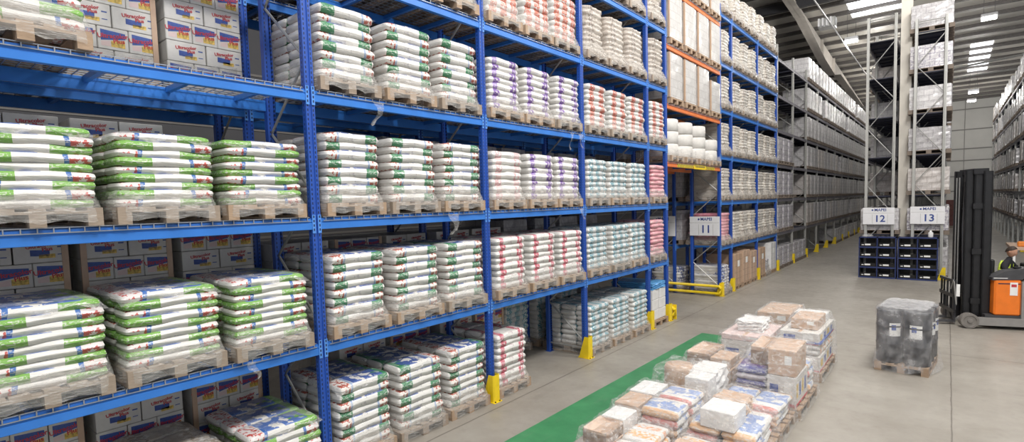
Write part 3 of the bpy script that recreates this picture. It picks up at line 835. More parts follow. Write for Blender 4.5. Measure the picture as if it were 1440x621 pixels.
def sackload(bi, l, k, style, layers=8, h=.088, n=3, dy=0, dx=0, kind='sacks', pos=None, **kw):
    y = slot(YA, bi + 1, k, n) + dy
    where = '%s, %s of near rack' % (lvn[l] if l else 'floor', bayn[bi])
    ps = (pos or pos3[k]) + ', ' if n > 1 else ''
    lab = 'pallet of %s, %s%s' % (desc[style], ps, where)
    pr = get_proto(kind, style, layers, h, 2 if n > 1 else 1, **kw)
    return place(pr, 'sack_pallet', lab, 'pallet load', (PXC + dx + R.uniform(-.02, .02), y, ztop(l)), R.uniform(-.02, .02), 'wrapped sack pallets on the near blue rack')
# leftmost bay (bi=0)
for k in range(3):
    sackload(0, 2, k, 'lime', 9, .069, dy=-.02); sackload(0, 1, k, 'lime', 9, .071, dy=-.02)
sackload(0, 3, 0, 'lime', 8, .086)
sackload(0, 0, 2, 'lime', 7, .086, dy=.05); sackload(0, 0, 1, 'brown', 7, .086)
# second bay
for l in (1, 2, 3):
    for k in range(3): sackload(1, l, k, 'green', 8, .098 if l < 3 else .1)
for k in range(3): sackload(1, 0, k, 'green', 8, .102, dx=.0)
sackload(1, 4, 2, 'brown', 6, .1); sackload(1, 4, 1, 'brown', 6, .1)
# third bay
for k, s in enumerate(('pink', 'purple', 'purple')): sackload(2, 2, k, s, 7, .105)
for k in range(3): sackload(2, 3, k, 'purple', 8, .095)
for k in range(3): sackload(2, 4, k, 'salmon', 7, .11)
for k, s in enumerate(('red', 'red', 'red')): sackload(2, 1, k, s, 8, .098)
sackload(2, 0, 0, 'red', 8, .102)
# fourth bay
for k in range(3):
    sackload(3, 0, k, 'teal', 8, .1); sackload(3, 1, k, 'teal', 8, .1); sackload(3, 2, k, 'teal', 7, .105)
    sackload(3, 3, k, 'redor', 8, .098); sackload(3, 4, k, 'brown', 9, .098, kind='lumps'); sackload(3, 5, k, 'brown', 9, .098, kind='lumps')
# narrow bay
sackload(4, 1, 0, 'rose', 9, .092, n=1); sackload(4, 2, 0, 'rose', 8, .092, n=1); sackload(4, 3, 0, 'redor', 9, .092, n=1)
sackload(4, 4, 0, 'brown', 9, .098, n=1, kind='lumps'); sackload(4, 5, 0, 'brown', 9, .098, n=1, kind='lumps')
# floor level of the narrow bay: pallet of white boxes with a blue plastic bundle on top
t = thing('box_pallet', 'pallet of white boxes under a blue plastic sheet, floor of the narrow bay', 'pallet load', (PXC, slot(YA, 5, 0, 1), 0))
obj('pallet', PAL[0], t)
for i in range(2):
    for k in range(3):
        b = MB(); b.bbox(-.28, .28, -.19, .19, 0, .24, M['cbright'], .01); obj('carton', b.mesh('carton'), t, (.26, -.2 + .4 * i, .146 + k * .245 - 0), .03 * k)
obj('blue_sheet', rough_block(.74, 1.1, .14, 3, simple('blue_plastic', (.10, .32, .62), .3, var=.2), z0=.88, amp=.03), t)

# rear rack: printed carton pallets and dark loads glimpsed between the front ones
PXR = XR2 - .42
def rearload(bi, l, k, kind, dy=0):
    y = slot(YA, bi + 1, k) + dy; where = '%s, %s, %s of rear rack' % (pos3[k], lvn[l] if l else 'floor', bayn.get(bi, 'narrow bay'))
    if kind == 'c': pr = get_proto('cartons', 0, 4, .222, 2); lab = 'pallet of blue and red printed white cartons, ' + where
    elif kind == 'c5': pr = get_proto('cartons', 0, 5, .222, 2); lab = 'tall pallet of blue and red printed cartons, ' + where
    elif kind == 'c3': pr = get_proto('cartons', 0, 3, .222, 2); lab = 'low pallet of blue and red printed cartons, ' + where
    elif kind == 't': pr = get_proto('sacks', 'teal', 9, .1, 2); lab = 'pallet of teal printed sacks, ' + where
    elif kind == 'g': pr = get_proto('sacks', 'green', 9, .1, 2); lab = 'pallet of green banded sacks, ' + where
    else: pr = get_proto('block', int(kind), 5, .2, 2); lab = 'wrapped pallet of grey boxes, ' + where
    place(pr, 'carton_pallet' if kind[0] == 'c' else 'sack_pallet' if kind in 'tg' else 'box_pallet', lab, 'pallet load', (PXR, y, ztop(l)), R.uniform(-.015, .015), 'pallets on the rear blue rack')
for l, row in {0: {0: 'c c c', 1: '- c c', 2: 'c c t', 3: 't t 1'}, 1: {0: 'c5 c5 c5', 1: 'c c c', 2: 'c c 1', 3: '1 1 1'}, 2: {0: 'c c -', 1: 'c3 1 1', 2: '1 1 1', 3: '1 1 1'},
               3: {0: 'c5 c5 c5', 1: '- - 1', 2: '- 1 1', 3: '1 1 1'}, 4: {0: '- - -', 1: '1 1 1', 2: '1 1 1', 3: '1 1 1'}}.items():
    for bi, s in row.items():
        for k, q in enumerate(s.split()):
            if q != '-': rearload(bi, l, k, q)
# ------------------------------------------------------------------ orange-beamed bay
for l in range(4):
    for k in range(4):
        y = 12.56 + .1 + (3.9) * (k + .5) / 4 - .02; z = OZ[l] + .078
        p4 = ['first', 'second', 'third', 'fourth'][k]
        if l == 0:
            pr = get_proto('drums', 0, 3 if k < 3 else 2, .30, 1); place(pr, 'tub_pallet', '%s stack of round white tubs from the left, lowest orange beams' % p4, 'pallet load', (PXC, y, z), 0, 'pallets on the orange beams')
        else:
            hh = 5 if not (l == 1 and k == 3) else 4
            pr = get_proto('tower', 4, hh, .215, 2); place(pr, 'carton_pallet', '%s grey-white carton tower from the left, %s orange beam level' % (p4, ['', 'second', 'third', 'top'][l]), 'pallet load', (PXC, y, z), 0, 'pallets on the orange beams')
# ------------------------------------------------------------------ second blue rack
bn = {0: 'narrow bay past the passage', 1: 'first full bay past the passage', 2: 'last blue bay'}
for bi in range(3):
    n = 1 if bi == 0 else 3
    for l in range(1, 7):
        for k in range(n):
            y = slot(YB, bi, k, n); st = 'tan' if not (bi == 0 and l == 1) else 'rose'
            lay = 9 if l < 6 else 8
            if l in (4, 6): lay = 9 - (k == 1)
            pr = get_proto('lumps', st, lay, .095, 3 if st == 'tan' else 1)
            ps = pos3[k] + ', ' if n > 1 else ''
            place(pr, 'sack_pallet', 'pallet of %s, %s%s, %s' % ('tan wrapped sacks' if st == 'tan' else 'rose pink sacks', ps, lvn[l], bn[bi]), 'pallet load', (PXC, y, ztop(l)), R.uniform(-.02, .02), 'sack pallets on the second blue rack')
place(get_proto('lumps', 'bluew', 8, .095, 1), 'sack_pallet', 'floor pallet of navy printed white sacks behind the yellow barrier below sign 11', 'pallet load', (PXC, slot(YB, 0, 0, 1), 0), 0)
place(get_proto('lumps', 'bluew', 7, .095, 1), 'sack_pallet', 'dark floor pallet behind the yellow barrier on the rear rack', 'pallet load', (PXR, slot(YB, 0, 0, 1), 0), 0)
def crate(style, w, h, seed, plain=None):
    b = MB(); m = M[style]; b.bbox(-.58, .58, -w / 2, w / 2, .144, h, m, .008)
    for k in range(1, 5): z = .144 + (h - .144) * k / 5; b.box(.578, .5825, -w / 2 + .01, w / 2 - .01, z, z + .006, M['dkbrown'] if plain is None else M['galv'])
    for y in (-w * .22, w * .22): b.box(.578, .583, y - .008, y + .008, .15, h, M['dgrey'])
    b2 = MB(); b2.box(.583, .586, -.10, .12, h - .42, h - .22, M['white'])
    return [('pallet', PAL[0], (0, 0, 0), 0), ('carton_stack', b.mesh('carton_stack'), (0, 0, 0), 0), ('paper_label', b2.mesh('paper_label'), (0, 0, 0), 0)]
for k, (y, st, h, lb) in enumerate(((18.2, 'cbrown', 1.16, 'strapped brown carton pallet on the floor, left one past the passage'), (19.1, 'ckraft', 1.2, 'lighter kraft carton pallet beside the strapped brown one'), (20.0, 'ckraft', 1.1, 'third kraft carton pallet on the floor past the passage'),
                                    (21.15, 'cbrown', 1.12, 'brown carton pallet beside the white boxes in the last blue bay'), (22.75, 'cbright', 1.2, 'white box pallet on the floor at the end of the blue rack'))):
    place(crate(st, .8, h, k, None if st != 'cbright' else 1), 'carton_pallet', lb, 'pallet load', (PXC, y, 0))
place(get_proto('lumps', 'bluew', 5, .095, 1), 'sack_pallet', 'low floor pallet of mixed goods in the last blue bay', 'pallet load', (PXC, 21.95, 0), 0)
# rear rack beyond the passage: dark fill
for bi in range(3):
    for l in range(1, 6):
        for k in range(1 if bi == 0 else 3):
            y = slot(YB, bi, k, 1 if bi == 0 else 3)
            place(get_proto('block', 1, 5, .19, 2), 'box_pallet', 'wrapped pallet behind the tan sacks, %s, %s, %s' % (pos3[k] if bi else 'single', lvn[l], bn[bi]), 'pallet load', (PXR, y, ztop(l)), 0, 'pallets on the rear blue rack')
for l in range(4):
    for k in range(4):
        place(get_proto('block', 1, 5, .19, 2), 'box_pallet', 'wrapped pallet on the rear orange beams, %s from left, %s level' % (ordn[k], ordn[l]), 'pallet load', (PXR, 12.66 + 3.9 * (k + .5) / 4, OZ[l] + .078), 0, 'pallets on the rear orange beams')

# ------------------------------------------------------------------ grey rack loads
def gload(x, y, z, st, lay, label, w=.8, group='wrapped pallets on the long grey rack', name='wrapped_pallet'):
    place(get_proto('block', st, lay, .19, 2), name, label, 'pallet load', (x, y, z), R.uniform(-.015, .015), group)
for bi in range(11):
    for l in range(0, 7):
        for k in range(3):
            y = slot(YG, bi, k)
            if bi == 0 and l in (4, 5, 6): continue
            if bi == 1 and l > 0: continue
            if bi > 1 and l == 0 and (bi < 5 or R.random() < .3): continue
            if bi > 2 and R.random() < .05: continue
            if bi == 0 and l == 0 and k == 0: pass
            st = 3 if bi < 2 else (0 if l >= 4 else R.choice((0, 1, 1, 2)))
            gload(PXC, y, ztop(l), st, 5 if l not in (0,) else 4, 'grey wrapped pallet, %s, %s of the %s bay of the long grey rack' % (lvn[l] if l else 'floor', pos3[k], ordn[bi]))
# racks 12 and 13
for l in range(0, 7):
    zz = ztop(l) if l < 6 else 8.36 + .078
    for bi in range(3):
        for k in range(3 if bi == 0 else 1):
            y = slot(Y12, bi, k)
            gload(-.53, y, zz, 3 if l in (1, 5) else (1, 0, 2)[l % 3], 4 if l else 5, 'grey wrapped pallet, %s, %s bay of the rack under sign 13, %s' % (lvn[l] if l else 'floor', ordn[bi], ordn[k]), group='wrapped pallets on the free-end racks')
            if l < 6 and (bi > 0 or l == 1):
                gload(-1.90, y, zz, (1, 0, 2)[(l + k) % 3], 4, 'grey wrapped pallet, %s, %s bay of the rack under sign 12, %s' % (lvn[l] if l else 'floor', ordn[bi], ordn[k]), group='wrapped pallets on the free-end racks')
# right-hand rack
for bi in range(10):
    for l in range(1, 7):
        zz = ztop(l) if l < 6 else 8.6 + .078
        for k in range(2):
            if R.random() < .07: continue
            a, b_ = YR[bi] + .1, YR[bi + 1] - .1; y = a + (b_ - a) * (k + .5) / 2
            pr = get_proto('block', R.choice((0, 1, 2)), R.choice((4, 5)), .2, 2)
            t = place(pr, 'wrapped_pallet', 'grey wrapped pallet, %s, %s bay of the right-hand rack, %s half' % (lvn[l], ordn[bi], ('near', 'far')[k]), 'pallet load', (2.85 + .55, y, zz), R.uniform(-.015, .015), 'wrapped pallets on the right-hand rack')
            if t: t.rotation_euler.z += PI

# bench-like low shelf with goods at the right edge
t = thing('packing_bench', 'pale-topped packing bench behind the forklift driver', 'bench', (2.0, 24.0, 0))
b = MB(); b.bbox(-.35, .9, -.2, 2.0, 1.02, 1.12, M['ckraft'], .01); obj('bench_top', b.mesh('bench_top'), t)
for x in (-.3, .82):
    for y in (-.14, 1.9): b = MB(); b.box(x, x + .06, y, y + .06, 0, 1.02, M['white']); obj('leg', b.mesh('leg'), t)
b = MB(); b.bbox(-.13, .13, -.1, .1, 0, .17, simple('orange_plastic', (.8, .25, .04), .4, var=.1), .03); tag(obj('storage_box', b.mesh('storage_box'), None, (1.95, 24.2, 1.12)), 'small orange box on the packing bench behind the truck mast', 'box')
# far red-brown stack
t = thing('carton_pallet', 'dark red-brown carton stack at the far end of the right aisle', 'pallet load', (.55, 58, 1.1 - 1.1)); obj('pallet', PAL[0], t)
for k in range(5):
    for i in range(2): b = MB(); b.bbox(-.5, .5, -.55, .55, 0, .42, simple('maroon_carton', (.15, .05, .045), .6, var=.2) if (k, i) == (0, 0) else bpy.data.materials['maroon_carton'], .02); obj('carton', b.mesh('carton'), t, (-.5 + i * 1.02, 0, .146 + k * .43))

# ------------------------------------------------------------------ bin racks
def binrack(x0, x1, label, skip=()):
    w = x1 - x0; t = thing('bin_rack', label, 'rack', (x0, 22.72, 0), 0, 'blue bin racks'); H = 1.46
    b = MB()
    for x in (0, w / 2 - .015, w - .03): b.box(x, x + .03, 0, .5, 0, H, M['bin'])
    obj('side_panel', b.mesh('side_panel'), t)
    b = MB(); b.box(0, w, .48, .5, 0, H, M['bin']); obj('back_panel', b.mesh('back_panel'), t)
    for k in range(5):
        b = MB(); z = k * (H - .03) / 4; b.box(0, w, 0, .49, z, z + .03, M['bin']); 
        if k < 4: b.box(0, w, -.015, .01, z, z + .05, M['bin'])
        obj('shelf', b.mesh('shelf'), t)
    for k in range(4):
        for i in range(2):
            x = .045 + i * (w / 2 - .01); bw = w / 2 - .075; z = .05 + k * (H - .03) / 4
            tt = thing('storage_bin', 'black open-fronted bin, %s in %s row from the top, in the %s' % (('left', 'right')[i], ordn[3 - k], 'left bin rack' if x0 < -1.5 else 'right bin rack'), 'bin', (x0 + x, 22.72, z), 0, 'black bins in the bin racks')
            b = MB(); m = M['black']; hb = .26
            b.box(0, .012, 0, .44, 0, hb, m); b.box(bw - .012, bw, 0, .44, 0, hb, m); b.box(0, bw, 0, .44, 0, .012, m); b.box(0, bw, .43, .44, 0, hb, m)
            b.prism([(0, 0), (-.03, .13), (-.02, .13), (.012, 0)], 'x', 0, bw, m)
            obj('tub', b.mesh('tub'), tt)
            b = MB(); b.box(bw * .30, bw * .66, -.034, -.028, .045, .10, M['white']); b.box(bw * .10, bw * .24, -.034, -.028, .05, .075, M['white']); obj('label_card', b.mesh('label_card'), tt)
    return t
binrack(-2.45, -1.35, 'left blue rack of black bins under sign 12'); binrack(-1.31, -.21, 'right blue rack of black bins under sign 13')
b = MB(); b.lathe([(.16, 0), (.19, .03), (.15, .07), (.08, .10), (.02, .12)], M['drape'], 14); tag(obj('film_bundle', b.mesh('film_bundle', True), None, (-2.2, 22.9, 1.462)), 'crumpled clear film bundle on the left bin rack', 'film')
b = MB(); b.lathe([(.06, 0), (.07, .02), (.07, .16), (.03, .2), (.03, .24)], M['cbright'], 14); tag(obj('bottle', b.mesh('bottle', True), None, (-.42, 22.9, 1.462)), 'white bottle standing on the right bin rack', 'bottle')

# ------------------------------------------------------------------ loads on the floor in front
def drape_mesh(items, x0, x1, y0, y1, seed, mat, m=.05, n=44):
    """clear film pulled over a pile: follows the tops, falls to the pallet at the edges"""
    r = random.Random(seed); nx = max(10, int((x1 - x0 + 2 * m) / .035)); ny = max(10, int((y1 - y0 + 2 * m) / .035)); H = []
    for j in range(ny + 1):
        row = []
        for i in range(nx + 1):
            x = x0 - m + (x1 - x0 + 2 * m) * i / nx; y = y0 - m + (y1 - y0 + 2 * m) * j / ny; h = .10
            for a, b_, c, d, z in items:
                dx = max(a - x, x - b_, 0); dy = max(c - y, y - d, 0); dd = math.hypot(dx, dy)
                h = max(h, z + .012 - max(0, dd - .03) * 3.0)
            row.append(h)
        H.append(row)
    for _ in range(2):
        H2 = [q[:] for q in H]
        for j in range(1, ny):
            for i in range(1, nx): H2[j][i] = max(H[j][i], (H[j - 1][i] + H[j + 1][i] + H[j][i - 1] + H[j][i + 1]) / 4)
        H = H2
    vs = []; fs = []
    ph = [r.uniform(0, 6) for _ in range(4)]
    for j in range(ny + 1):
        for i in range(nx + 1):
            x = x0 - m + (x1 - x0 + 2 * m) * i / nx; y = y0 - m + (y1 - y0 + 2 * m) * j / ny; e = i in (0, nx) or j in (0, ny)
            z = .02 if e else H[j][i] + r.uniform(0, .016) + .008 * math.sin(17 * x + ph[0]) * math.sin(13 * y + ph[1])
            vs.append((x + r.uniform(-.008, .008), y + r.uniform(-.008, .008), z))
    for j in range(ny):
        for i in range(nx): fs.append((j * (nx + 1) + i, j * (nx + 1) + i + 1, (j + 1) * (nx + 1) + i + 1, (j + 1) * (nx + 1) + i))
    b = MB(); b.add(vs, fs, mat); return b.mesh('plastic_cover', True)
def floorload(label, x0, x1, y0, y1, items, seed, wood='wood', margin=.03):
    """items: (kind, material/style, x0, x1, y0, y1, z0, z1) in world coordinates"""
    cx, cy = (x0 + x1) / 2, (y0 + y1) / 2
    t = thing('mixed_pallet', label, 'pallet load', (cx, cy, 0), 0, 'mixed wrapped pallets on the floor')
    obj('pallet', pallet_mesh(y1 - y0 - .02, x1 - x0 - .02, wood), t)
    tops = []; r = random.Random(seed)
    for kind, st, a, b_, c, d, z0, z1 in items:
        a -= cx; b_ -= cx; c -= cy; d -= cy; tops.append((a, b_, c, d, z1))
        if kind == 'box':
            b = MB(); b.bbox(-(b_ - a) / 2, (b_ - a) / 2, -(d - c) / 2, (d - c) / 2, 0, z1 - z0, M[st], .008)
            hx, hy = (b_ - a) / 2, (d - c) / 2
            b.box(-.025, .025, -hy + .005, hy - .005, z1 - z0, z1 - z0 + .001, M['ckraft'] if st != 'cbright' else M['white'])
            b.box(hx * .2, hx * .7, -hy - .001, -hy, (z1 - z0) * .45, (z1 - z0) * .8, M['white'])
            if st == 'cwhite' and z1 - z0 > .15:      # printed bands and panels on the sides
                h = z1 - z0
                b.box(-hx + .01, hx - .01, -hy - .002, -hy, h * .02, h * .12, M['red']); b.box(-hx * .8, -hx * .2, -hy - .002, -hy, h * .25, h * .7, M['pblue'])
                b.box(hx, hx + .002, -hy + .01, hy - .01, h * .02, h * .1, M['red'])
                for q in range(4): b.box(hx, hx + .002, -hy * .85 + q * hy * .44, -hy * .62 + q * hy * .44, h * .3, h * .75, M['pblue' if q % 2 else 'pyel'])
            obj('carton', b.mesh('carton'), t, ((a + b_) / 2, (c + d) / 2, z0), r.uniform(-.03, .03))
        elif kind == 'flaps':
            b = MB(); hx, hy, h = (b_ - a) / 2, (d - c) / 2, z1 - z0; k = .012; m_ = M[st]
            b.box(-hx, hx, -hy, -hy + k, 0, h, m_); b.box(-hx, hx, hy - k, hy, 0, h, m_); b.box(-hx, -hx + k, -hy, hy, 0, h, m_); b.box(hx - k, hx, -hy, hy, 0, h, m_); b.box(-hx, hx, -hy, hy, 0, h * .8, m_)
            b.prism([(-hx, h), (-hx + .14, h - .06), (-hx + .14, h - .05), (-hx, h + .01)], 'y', -hy + .01, hy - .01, m_); b.prism([(hx, h), (hx, h + .01), (hx - .14, h - .04), (hx - .14, h - .05)], 'y', -hy + .01, hy - .01, m_)
            obj('carton', b.mesh('carton'), t, ((a + b_) / 2, (c + d) / 2, z0), r.uniform(-.03, .03))
        elif kind == 'sacks':          # courses of sacks lying along Y
            n = max(1, round((b_ - a) / .34)); hh = (z1 - z0) / max(1, round((z1 - z0) / .09)); ly = max(1, round((d - c) / .62))
            sm = [sack_mesh((d - c) / ly * .98, (b_ - a) / n * 1.02, hh * 1.12, seed + q, STY[st]) for q in range(2)]
            for k in range(max(1, round((z1 - z0) / .09))):
                for i in range(n):
                    for j in range(ly): obj('sack', sm[(i + k) % 2], t, (a + (b_ - a) * (i + .5) / n + r.uniform(-.012, .012), c + (d - c) * (j + .5) / ly + r.uniform(-.012, .012), z0 + k * hh), r.choice((0, PI)) + r.uniform(-.06, .06))
        elif kind == 'roll':
            b = MB(); h = z1 - z0; rr = min(b_ - a, d - c) / 2; b.lathe([(rr * .9, 0), (rr, .03), (rr, h - .05), (rr * .9, h), (rr * .4, h + .005)], M[st], 24); obj('roll', b.mesh('roll', True), t, ((a + b_) / 2, (c + d) / 2, z0))
        elif kind == 'bag':
            b = rough_block(d - c, b_ - a, z1 - z0, seed + 9, M[st], z0=0, amp=.035); obj('bag', b, t, ((a + b_) / 2, (c + d) / 2, z0))
    obj('plastic_cover', drape_mesh(tops, x0 - cx, x1 - cx, y0 - cy, y1 - cy, seed, M['drape'], margin), t)
    return t
P0 = .146
floorload('nearest floor pallet with a small open brown carton and a white box', -3.25, -2.42, 4.7, 5.86, [
    ('box', 'ckraft', -3.15, -2.86, 5.02, 5.44, P0, .30), ('flaps', 'ckraft', -3.15, -2.86, 5.02, 5.44, .305, .45), ('box', 'cbright', -3.17, -2.88, 5.47, 5.84, P0, .45),
    ('sacks', 'forange', -2.84, -2.44, 4.75, 5.84, P0, .33)], 1)
floorload('floor pallet with blue printed sacks beside white and brown cartons', -3.32, -2.40, 5.90, 6.93, [
    ('box', 'ckraft', -3.25, -2.93, 5.94, 6.40, P0, .45), ('box', 'cbright', -3.28, -2.93, 6.42, 6.90, P0, .46), ('sacks', 'fblue', -2.90, -2.42, 5.62 + .32, 6.90, P0, .46)], 2)
floorload('rounded film bundle pallet with a brown roll and white carton', -3.24, -2.40, 6.98, 7.86, [
    ('roll', 'ckraft', -3.20, -2.78, 7.10, 7.75, P0, .60), ('bag', 'cbright', -2.80, -2.42, 7.32, 7.84, P0, .58), ('box', 'cbright', -2.74, -2.42, 7.0, 7.32, P0, .58)], 3)
floorload('floor pallet of crumpled brown cartons beside the green strip', -3.22, -2.42, 8.02, 8.92, [
    ('box', 'cbrown', -3.18, -2.46, 8.08, 8.86, P0, .42), ('flaps', 'ckraft', -3.14, -2.80, 8.14, 8.84, .425, .60), ('box', 'ckraft', -2.78, -2.48, 8.12, 8.6, .425, .57)], 4)
floorload('floor pallet with pink-edged trays and an upright white bucket', -3.0, -2.20, 9.15, 10.35, [
    ('box', 'cwhite', -2.96, -2.24, 9.2, 9.76, P0, .60), ('box', 'cpink', -2.96, -2.24, 9.2, 10.3, .605, .70), ('box', 'cwhite', -2.96, -2.24, 9.78, 10.3, P0, .60), ('bag', 'cbright', -2.78, -2.38, 9.5, 10.0, .705, .88)], 5)
floorload('near right floor pallet with low orange printed bags and a brown sheet', -2.3, -1.5, 4.7, 5.82, [
    ('sacks', 'forange', -2.28, -1.55, 4.75, 5.80, P0, .33), ('bag', 'ckraft', -2.2, -1.9, 5.0, 5.5, .34, .40)], 6)
floorload('floor pallet with a bright white flat box on top', -2.34, -1.5, 5.86, 6.86, [
    ('sacks', 'fblue', -2.3, -1.55, 5.9, 6.8, P0, .40), ('box', 'cbright', -2.14, -1.76, 5.92, 6.34, .41, .62), ('bag', 'ckraft', -2.16, -1.80, 6.4, 6.75, .41, .58)], 7)
floorload('low floor pallet of blue and orange printed bags', -2.34, -1.5, 6.90, 7.7, [
    ('sacks', 'fblue', -2.3, -1.55, 6.94, 7.66, P0, .38)], 8)
floorload('floor pallet with a tall brown carton over navy and purple packs', -2.34, -1.46, 7.74, 9.0, [
    ('sacks', 'fpurple', -2.32, -1.9, 7.80, 8.94, P0, .60), ('box', 'cwhite', -1.88, -1.52, 7.78, 8.5, P0, .56), ('box', 'ckraft', -1.88, -1.53, 7.78, 8.5, .565, .92), ('flaps', 'ckraft', -2.16, -1.92, 8.0, 8.7, .61, .86), ('sacks', 'fblue', -1.88, -1.5, 8.55, 8.95, P0, .55)], 9)
floorload('tall floor pallet with brown cartons over blue-banded white packs', -2.16, -1.5, 9.55, 10.95, [
    ('box', 'cwhite', -2.12, -1.54, 9.6, 10.9, P0, .40), ('sacks', 'forange', -2.12, -1.54, 9.6, 10.9, .405, .58), ('box', 'cwhite', -2.12, -1.54, 9.6, 10.9, .585, .78), ('box', 'pblue', -2.135, -1.525, 9.585, 10.915, .60, .635), ('box', 'ckraft', -2.0, -1.6, 9.8, 10.5, .785, .96), ('box', 'cbright', -2.1, -1.6, 10.52, 10.88, .785, .92)], 10)
floorload('farthest floor pallet of stacked brown trays', -2.9, -2.22, 11.0, 12.2, [
    ('box', 'cbrown', -2.86, -2.26, 11.05, 12.15, P0, .5), ('box', 'ckraft', -2.86, -2.26, 11.05, 12.15, .505, .76)], 11)

# drum pallet
t = thing('drum_pallet', 'pallet of dark drums in clear film standing alone on open floor', 'pallet load', (-.50, 11.35, 0), .0)
obj('pallet', pallet_mesh(.74, 1.12, 'wood'), t, (0, .0, 0), PI / 2 - .09 + .0)
def drum_mesh():
    b = MB(); m = simple('drum_grey', (.055, .055, .062), .45, var=.15)
    b.lathe([(.17, 0), (.185, .012), (.187, .30), (.193, .31), (.193, .33), (.187, .34), (.187, .60), (.193, .61), (.193, .63), (.187, .64), (.187, .86), (.19, .88), (.18, .90), (.17, .885)], m, 28)
    return b.mesh('drum', True)
DM = drum_mesh(); ca, sa = math.cos(-.09), math.sin(-.09)
for i in range(2):
    for j in range(3):
        x = (-.19 + .385 * i); y = (-.37 + .38 * j)
        d = obj('drum', DM, t, (x * ca - y * sa, x * sa + y * ca, .146))
        if j == 0 or i == 1:
            b = MB(); n = 6; vs = []
            a0 = (-PI / 2 + (.5 if i == 0 else -.1)) if j == 0 else -.2
            for q in range(n + 1):
                a = a0 - .45 + .9 * q / n
                vs += [(.1905 * math.cos(a), .1905 * math.sin(a), .46), (.1905 * math.cos(a), .1905 * math.sin(a), .68)]
            b.add(vs, [(2 * q, 2 * q + 2, 2 * q + 3, 2 * q + 1) for q in range(n)], M['white'])
            vs = []
            for q in range(n + 1):
                a = a0 - .30 + .35 * q / n; vs += [(.1915 * math.cos(a), .1915 * math.sin(a), .56), (.1915 * math.cos(a), .1915 * math.sin(a), .65)]
            b.add(vs, [(2 * q, 2 * q + 2, 2 * q + 3, 2 * q + 1) for q in range(n)], M['pblue'])
            obj('drum_label', b.mesh('drum_label'), d)
def drumwrap():
    r = random.Random(4); n = 60; rows = 14; vs = []; fs = []
    for k in range(rows + 1):
        z = .03 + (1.07 - .03) * k / rows
        for i in range(n):
            a = 2 * PI * i / n; c_, s_ = math.cos(a), math.sin(a); q = (abs(c_) ** 6 + abs(s_) ** 6) ** (-1 / 6)
            fl = .05 * max(0, 1 - k / 5) * (1 + math.sin(3 * a + 1)) + r.uniform(-.006, .006)
            x, y = (.395 + fl) * q * c_, (.585 + fl * .6) * q * s_
            vs.append((x * ca - y * sa, x * sa + y * ca, z + (.02 * math.sin(5 * a) if k == 0 else 0)))
    o = len(vs)
    for i in range(n):
        a = 2 * PI * i / n; c_, s_ = math.cos(a), math.sin(a); q = (abs(c_) ** 6 + abs(s_) ** 6) ** (-1 / 6); x, y = .34 * q * c_, .52 * q * s_
        vs.append((x * ca - y * sa, x * sa + y * ca, 1.085 + r.uniform(-.01, .01)))
    for k in range(rows + 1):
        for i in range(n): fs.append((k * n + i, k * n + (i + 1) % n, (k + 1) * n + (i + 1) % n, (k + 1) * n + i))
    b = MB(); b.add(vs, [tuple(range(o, o + n))], film('drum_film_top', .45, .7, (.7, .7, .72), (2, 2, 2), .3)); b.add(vs, fs, film('drum_film', .05, .42, (.8, .8, .82), (1.2, 1.2, 1.0), .15)); return b.mesh('stretch_wrap', True)
obj('stretch_wrap', drumwrap(), t)

# loose film tatters hanging from the beams
def tatter(x, y, z, l, w, seed, label):
    r = random.Random(seed); vs = []; fs = []; n = 9
    for k in range(n + 1):
        t_ = k / n
        for i in range(4):
            u = (i / 3 - .5) * w * (1 - .6 * t_) ; vs.append((.03 + .03 * math.sin(3 * t_ + i) + r.uniform(-.01, .01), u + .05 * math.sin(4 * t_ + seed) * t_ * 2, -l * t_ + r.uniform(-.01, .01)))
    for k in range(n):
        for i in range(3): fs.append((k * 4 + i, k * 4 + i + 1, (k + 1) * 4 + i + 1, (k + 1) * 4 + i))
    b = MB(); b.add(vs, fs, M['film']); tag(obj('film_scrap', b.mesh('film_scrap', True), None, (x, y, z)), label, 'film', 'loose film scraps on the beams')
tatter(XF + .02, 4.02, 4.24, .27, .14, 1, 'torn film scrap hanging from the third-shelf beam below green sacks')
tatter(XF + .02, 8.25, 4.24, .30, .12, 2, 'torn film scrap hanging below the middle purple sacks')
tatter(XF + .02, 8.58, 4.24, .24, .2, 3, 'wide torn film scrap beside the post right of the purple sacks')
tatter(XF + .02, 8.56, 2.88, .22, .2, 4, 'torn film scrap by the post on the second-shelf beam')
tatter(XF + .02, 2.36, 1.52, .2, .1, 5, 'small film scrap on the lowest beam of the leftmost bay')
tatter(XF + .02, 5.2, 2.88, .28, .22, 6, 'crumpled film scrap on the second-shelf beam, left of the second post')

# ------------------------------------------------------------------ reach truck and driver
ft = thing('forklift', 'orange and grey reach truck with tall black mast at the right edge', 'forklift', (.38, 15.35, 0), .30)
def FP(name, fn, parent=None, smooth=False):
    b = MB(); fn(b); return obj(name, b.mesh(name, smooth), parent or ft)
# local axes: +x towards the rear of the truck, y across, z up; near side is -y
for y in (-.16, 1.0):
    FP('straddle_leg', lambda b: b.prism([(-.02, .08), (-.02, .17), (.1, .24), (1.75, .24), (1.75, .08)], 'y', y, y + .13, M['fgrey']))
for (x, y) in ((.0, -.10), (.0, .96)):
    def w(b):
        mt = Matrix.Translation((x, y, .165)) @ Matrix.Rotation(PI / 2, 4, 'X')
        b.lathe([(.10, -.09), (.16, -.085), (.165, -.07), (.165, .07), (.16, .085), (.12, .09), (.11, .075), (.05, .075), (.04, .095)], M['rubber'], 28, (0, 0), mt)
    FP('load_wheel', w)
def mastrail(x, y0, z1, wd=.09, dp=.16, m='black'):
    def f(b):
        b.box(x, x + dp, y0, y0 + .02, .1, z1, M[m]); b.box(x, x + .03, y0, y0 + wd, .1, z1, M[m]); b.box(x + dp - .03, x + dp, y0, y0 + wd, .1, z1, M[m]); return b
    return f
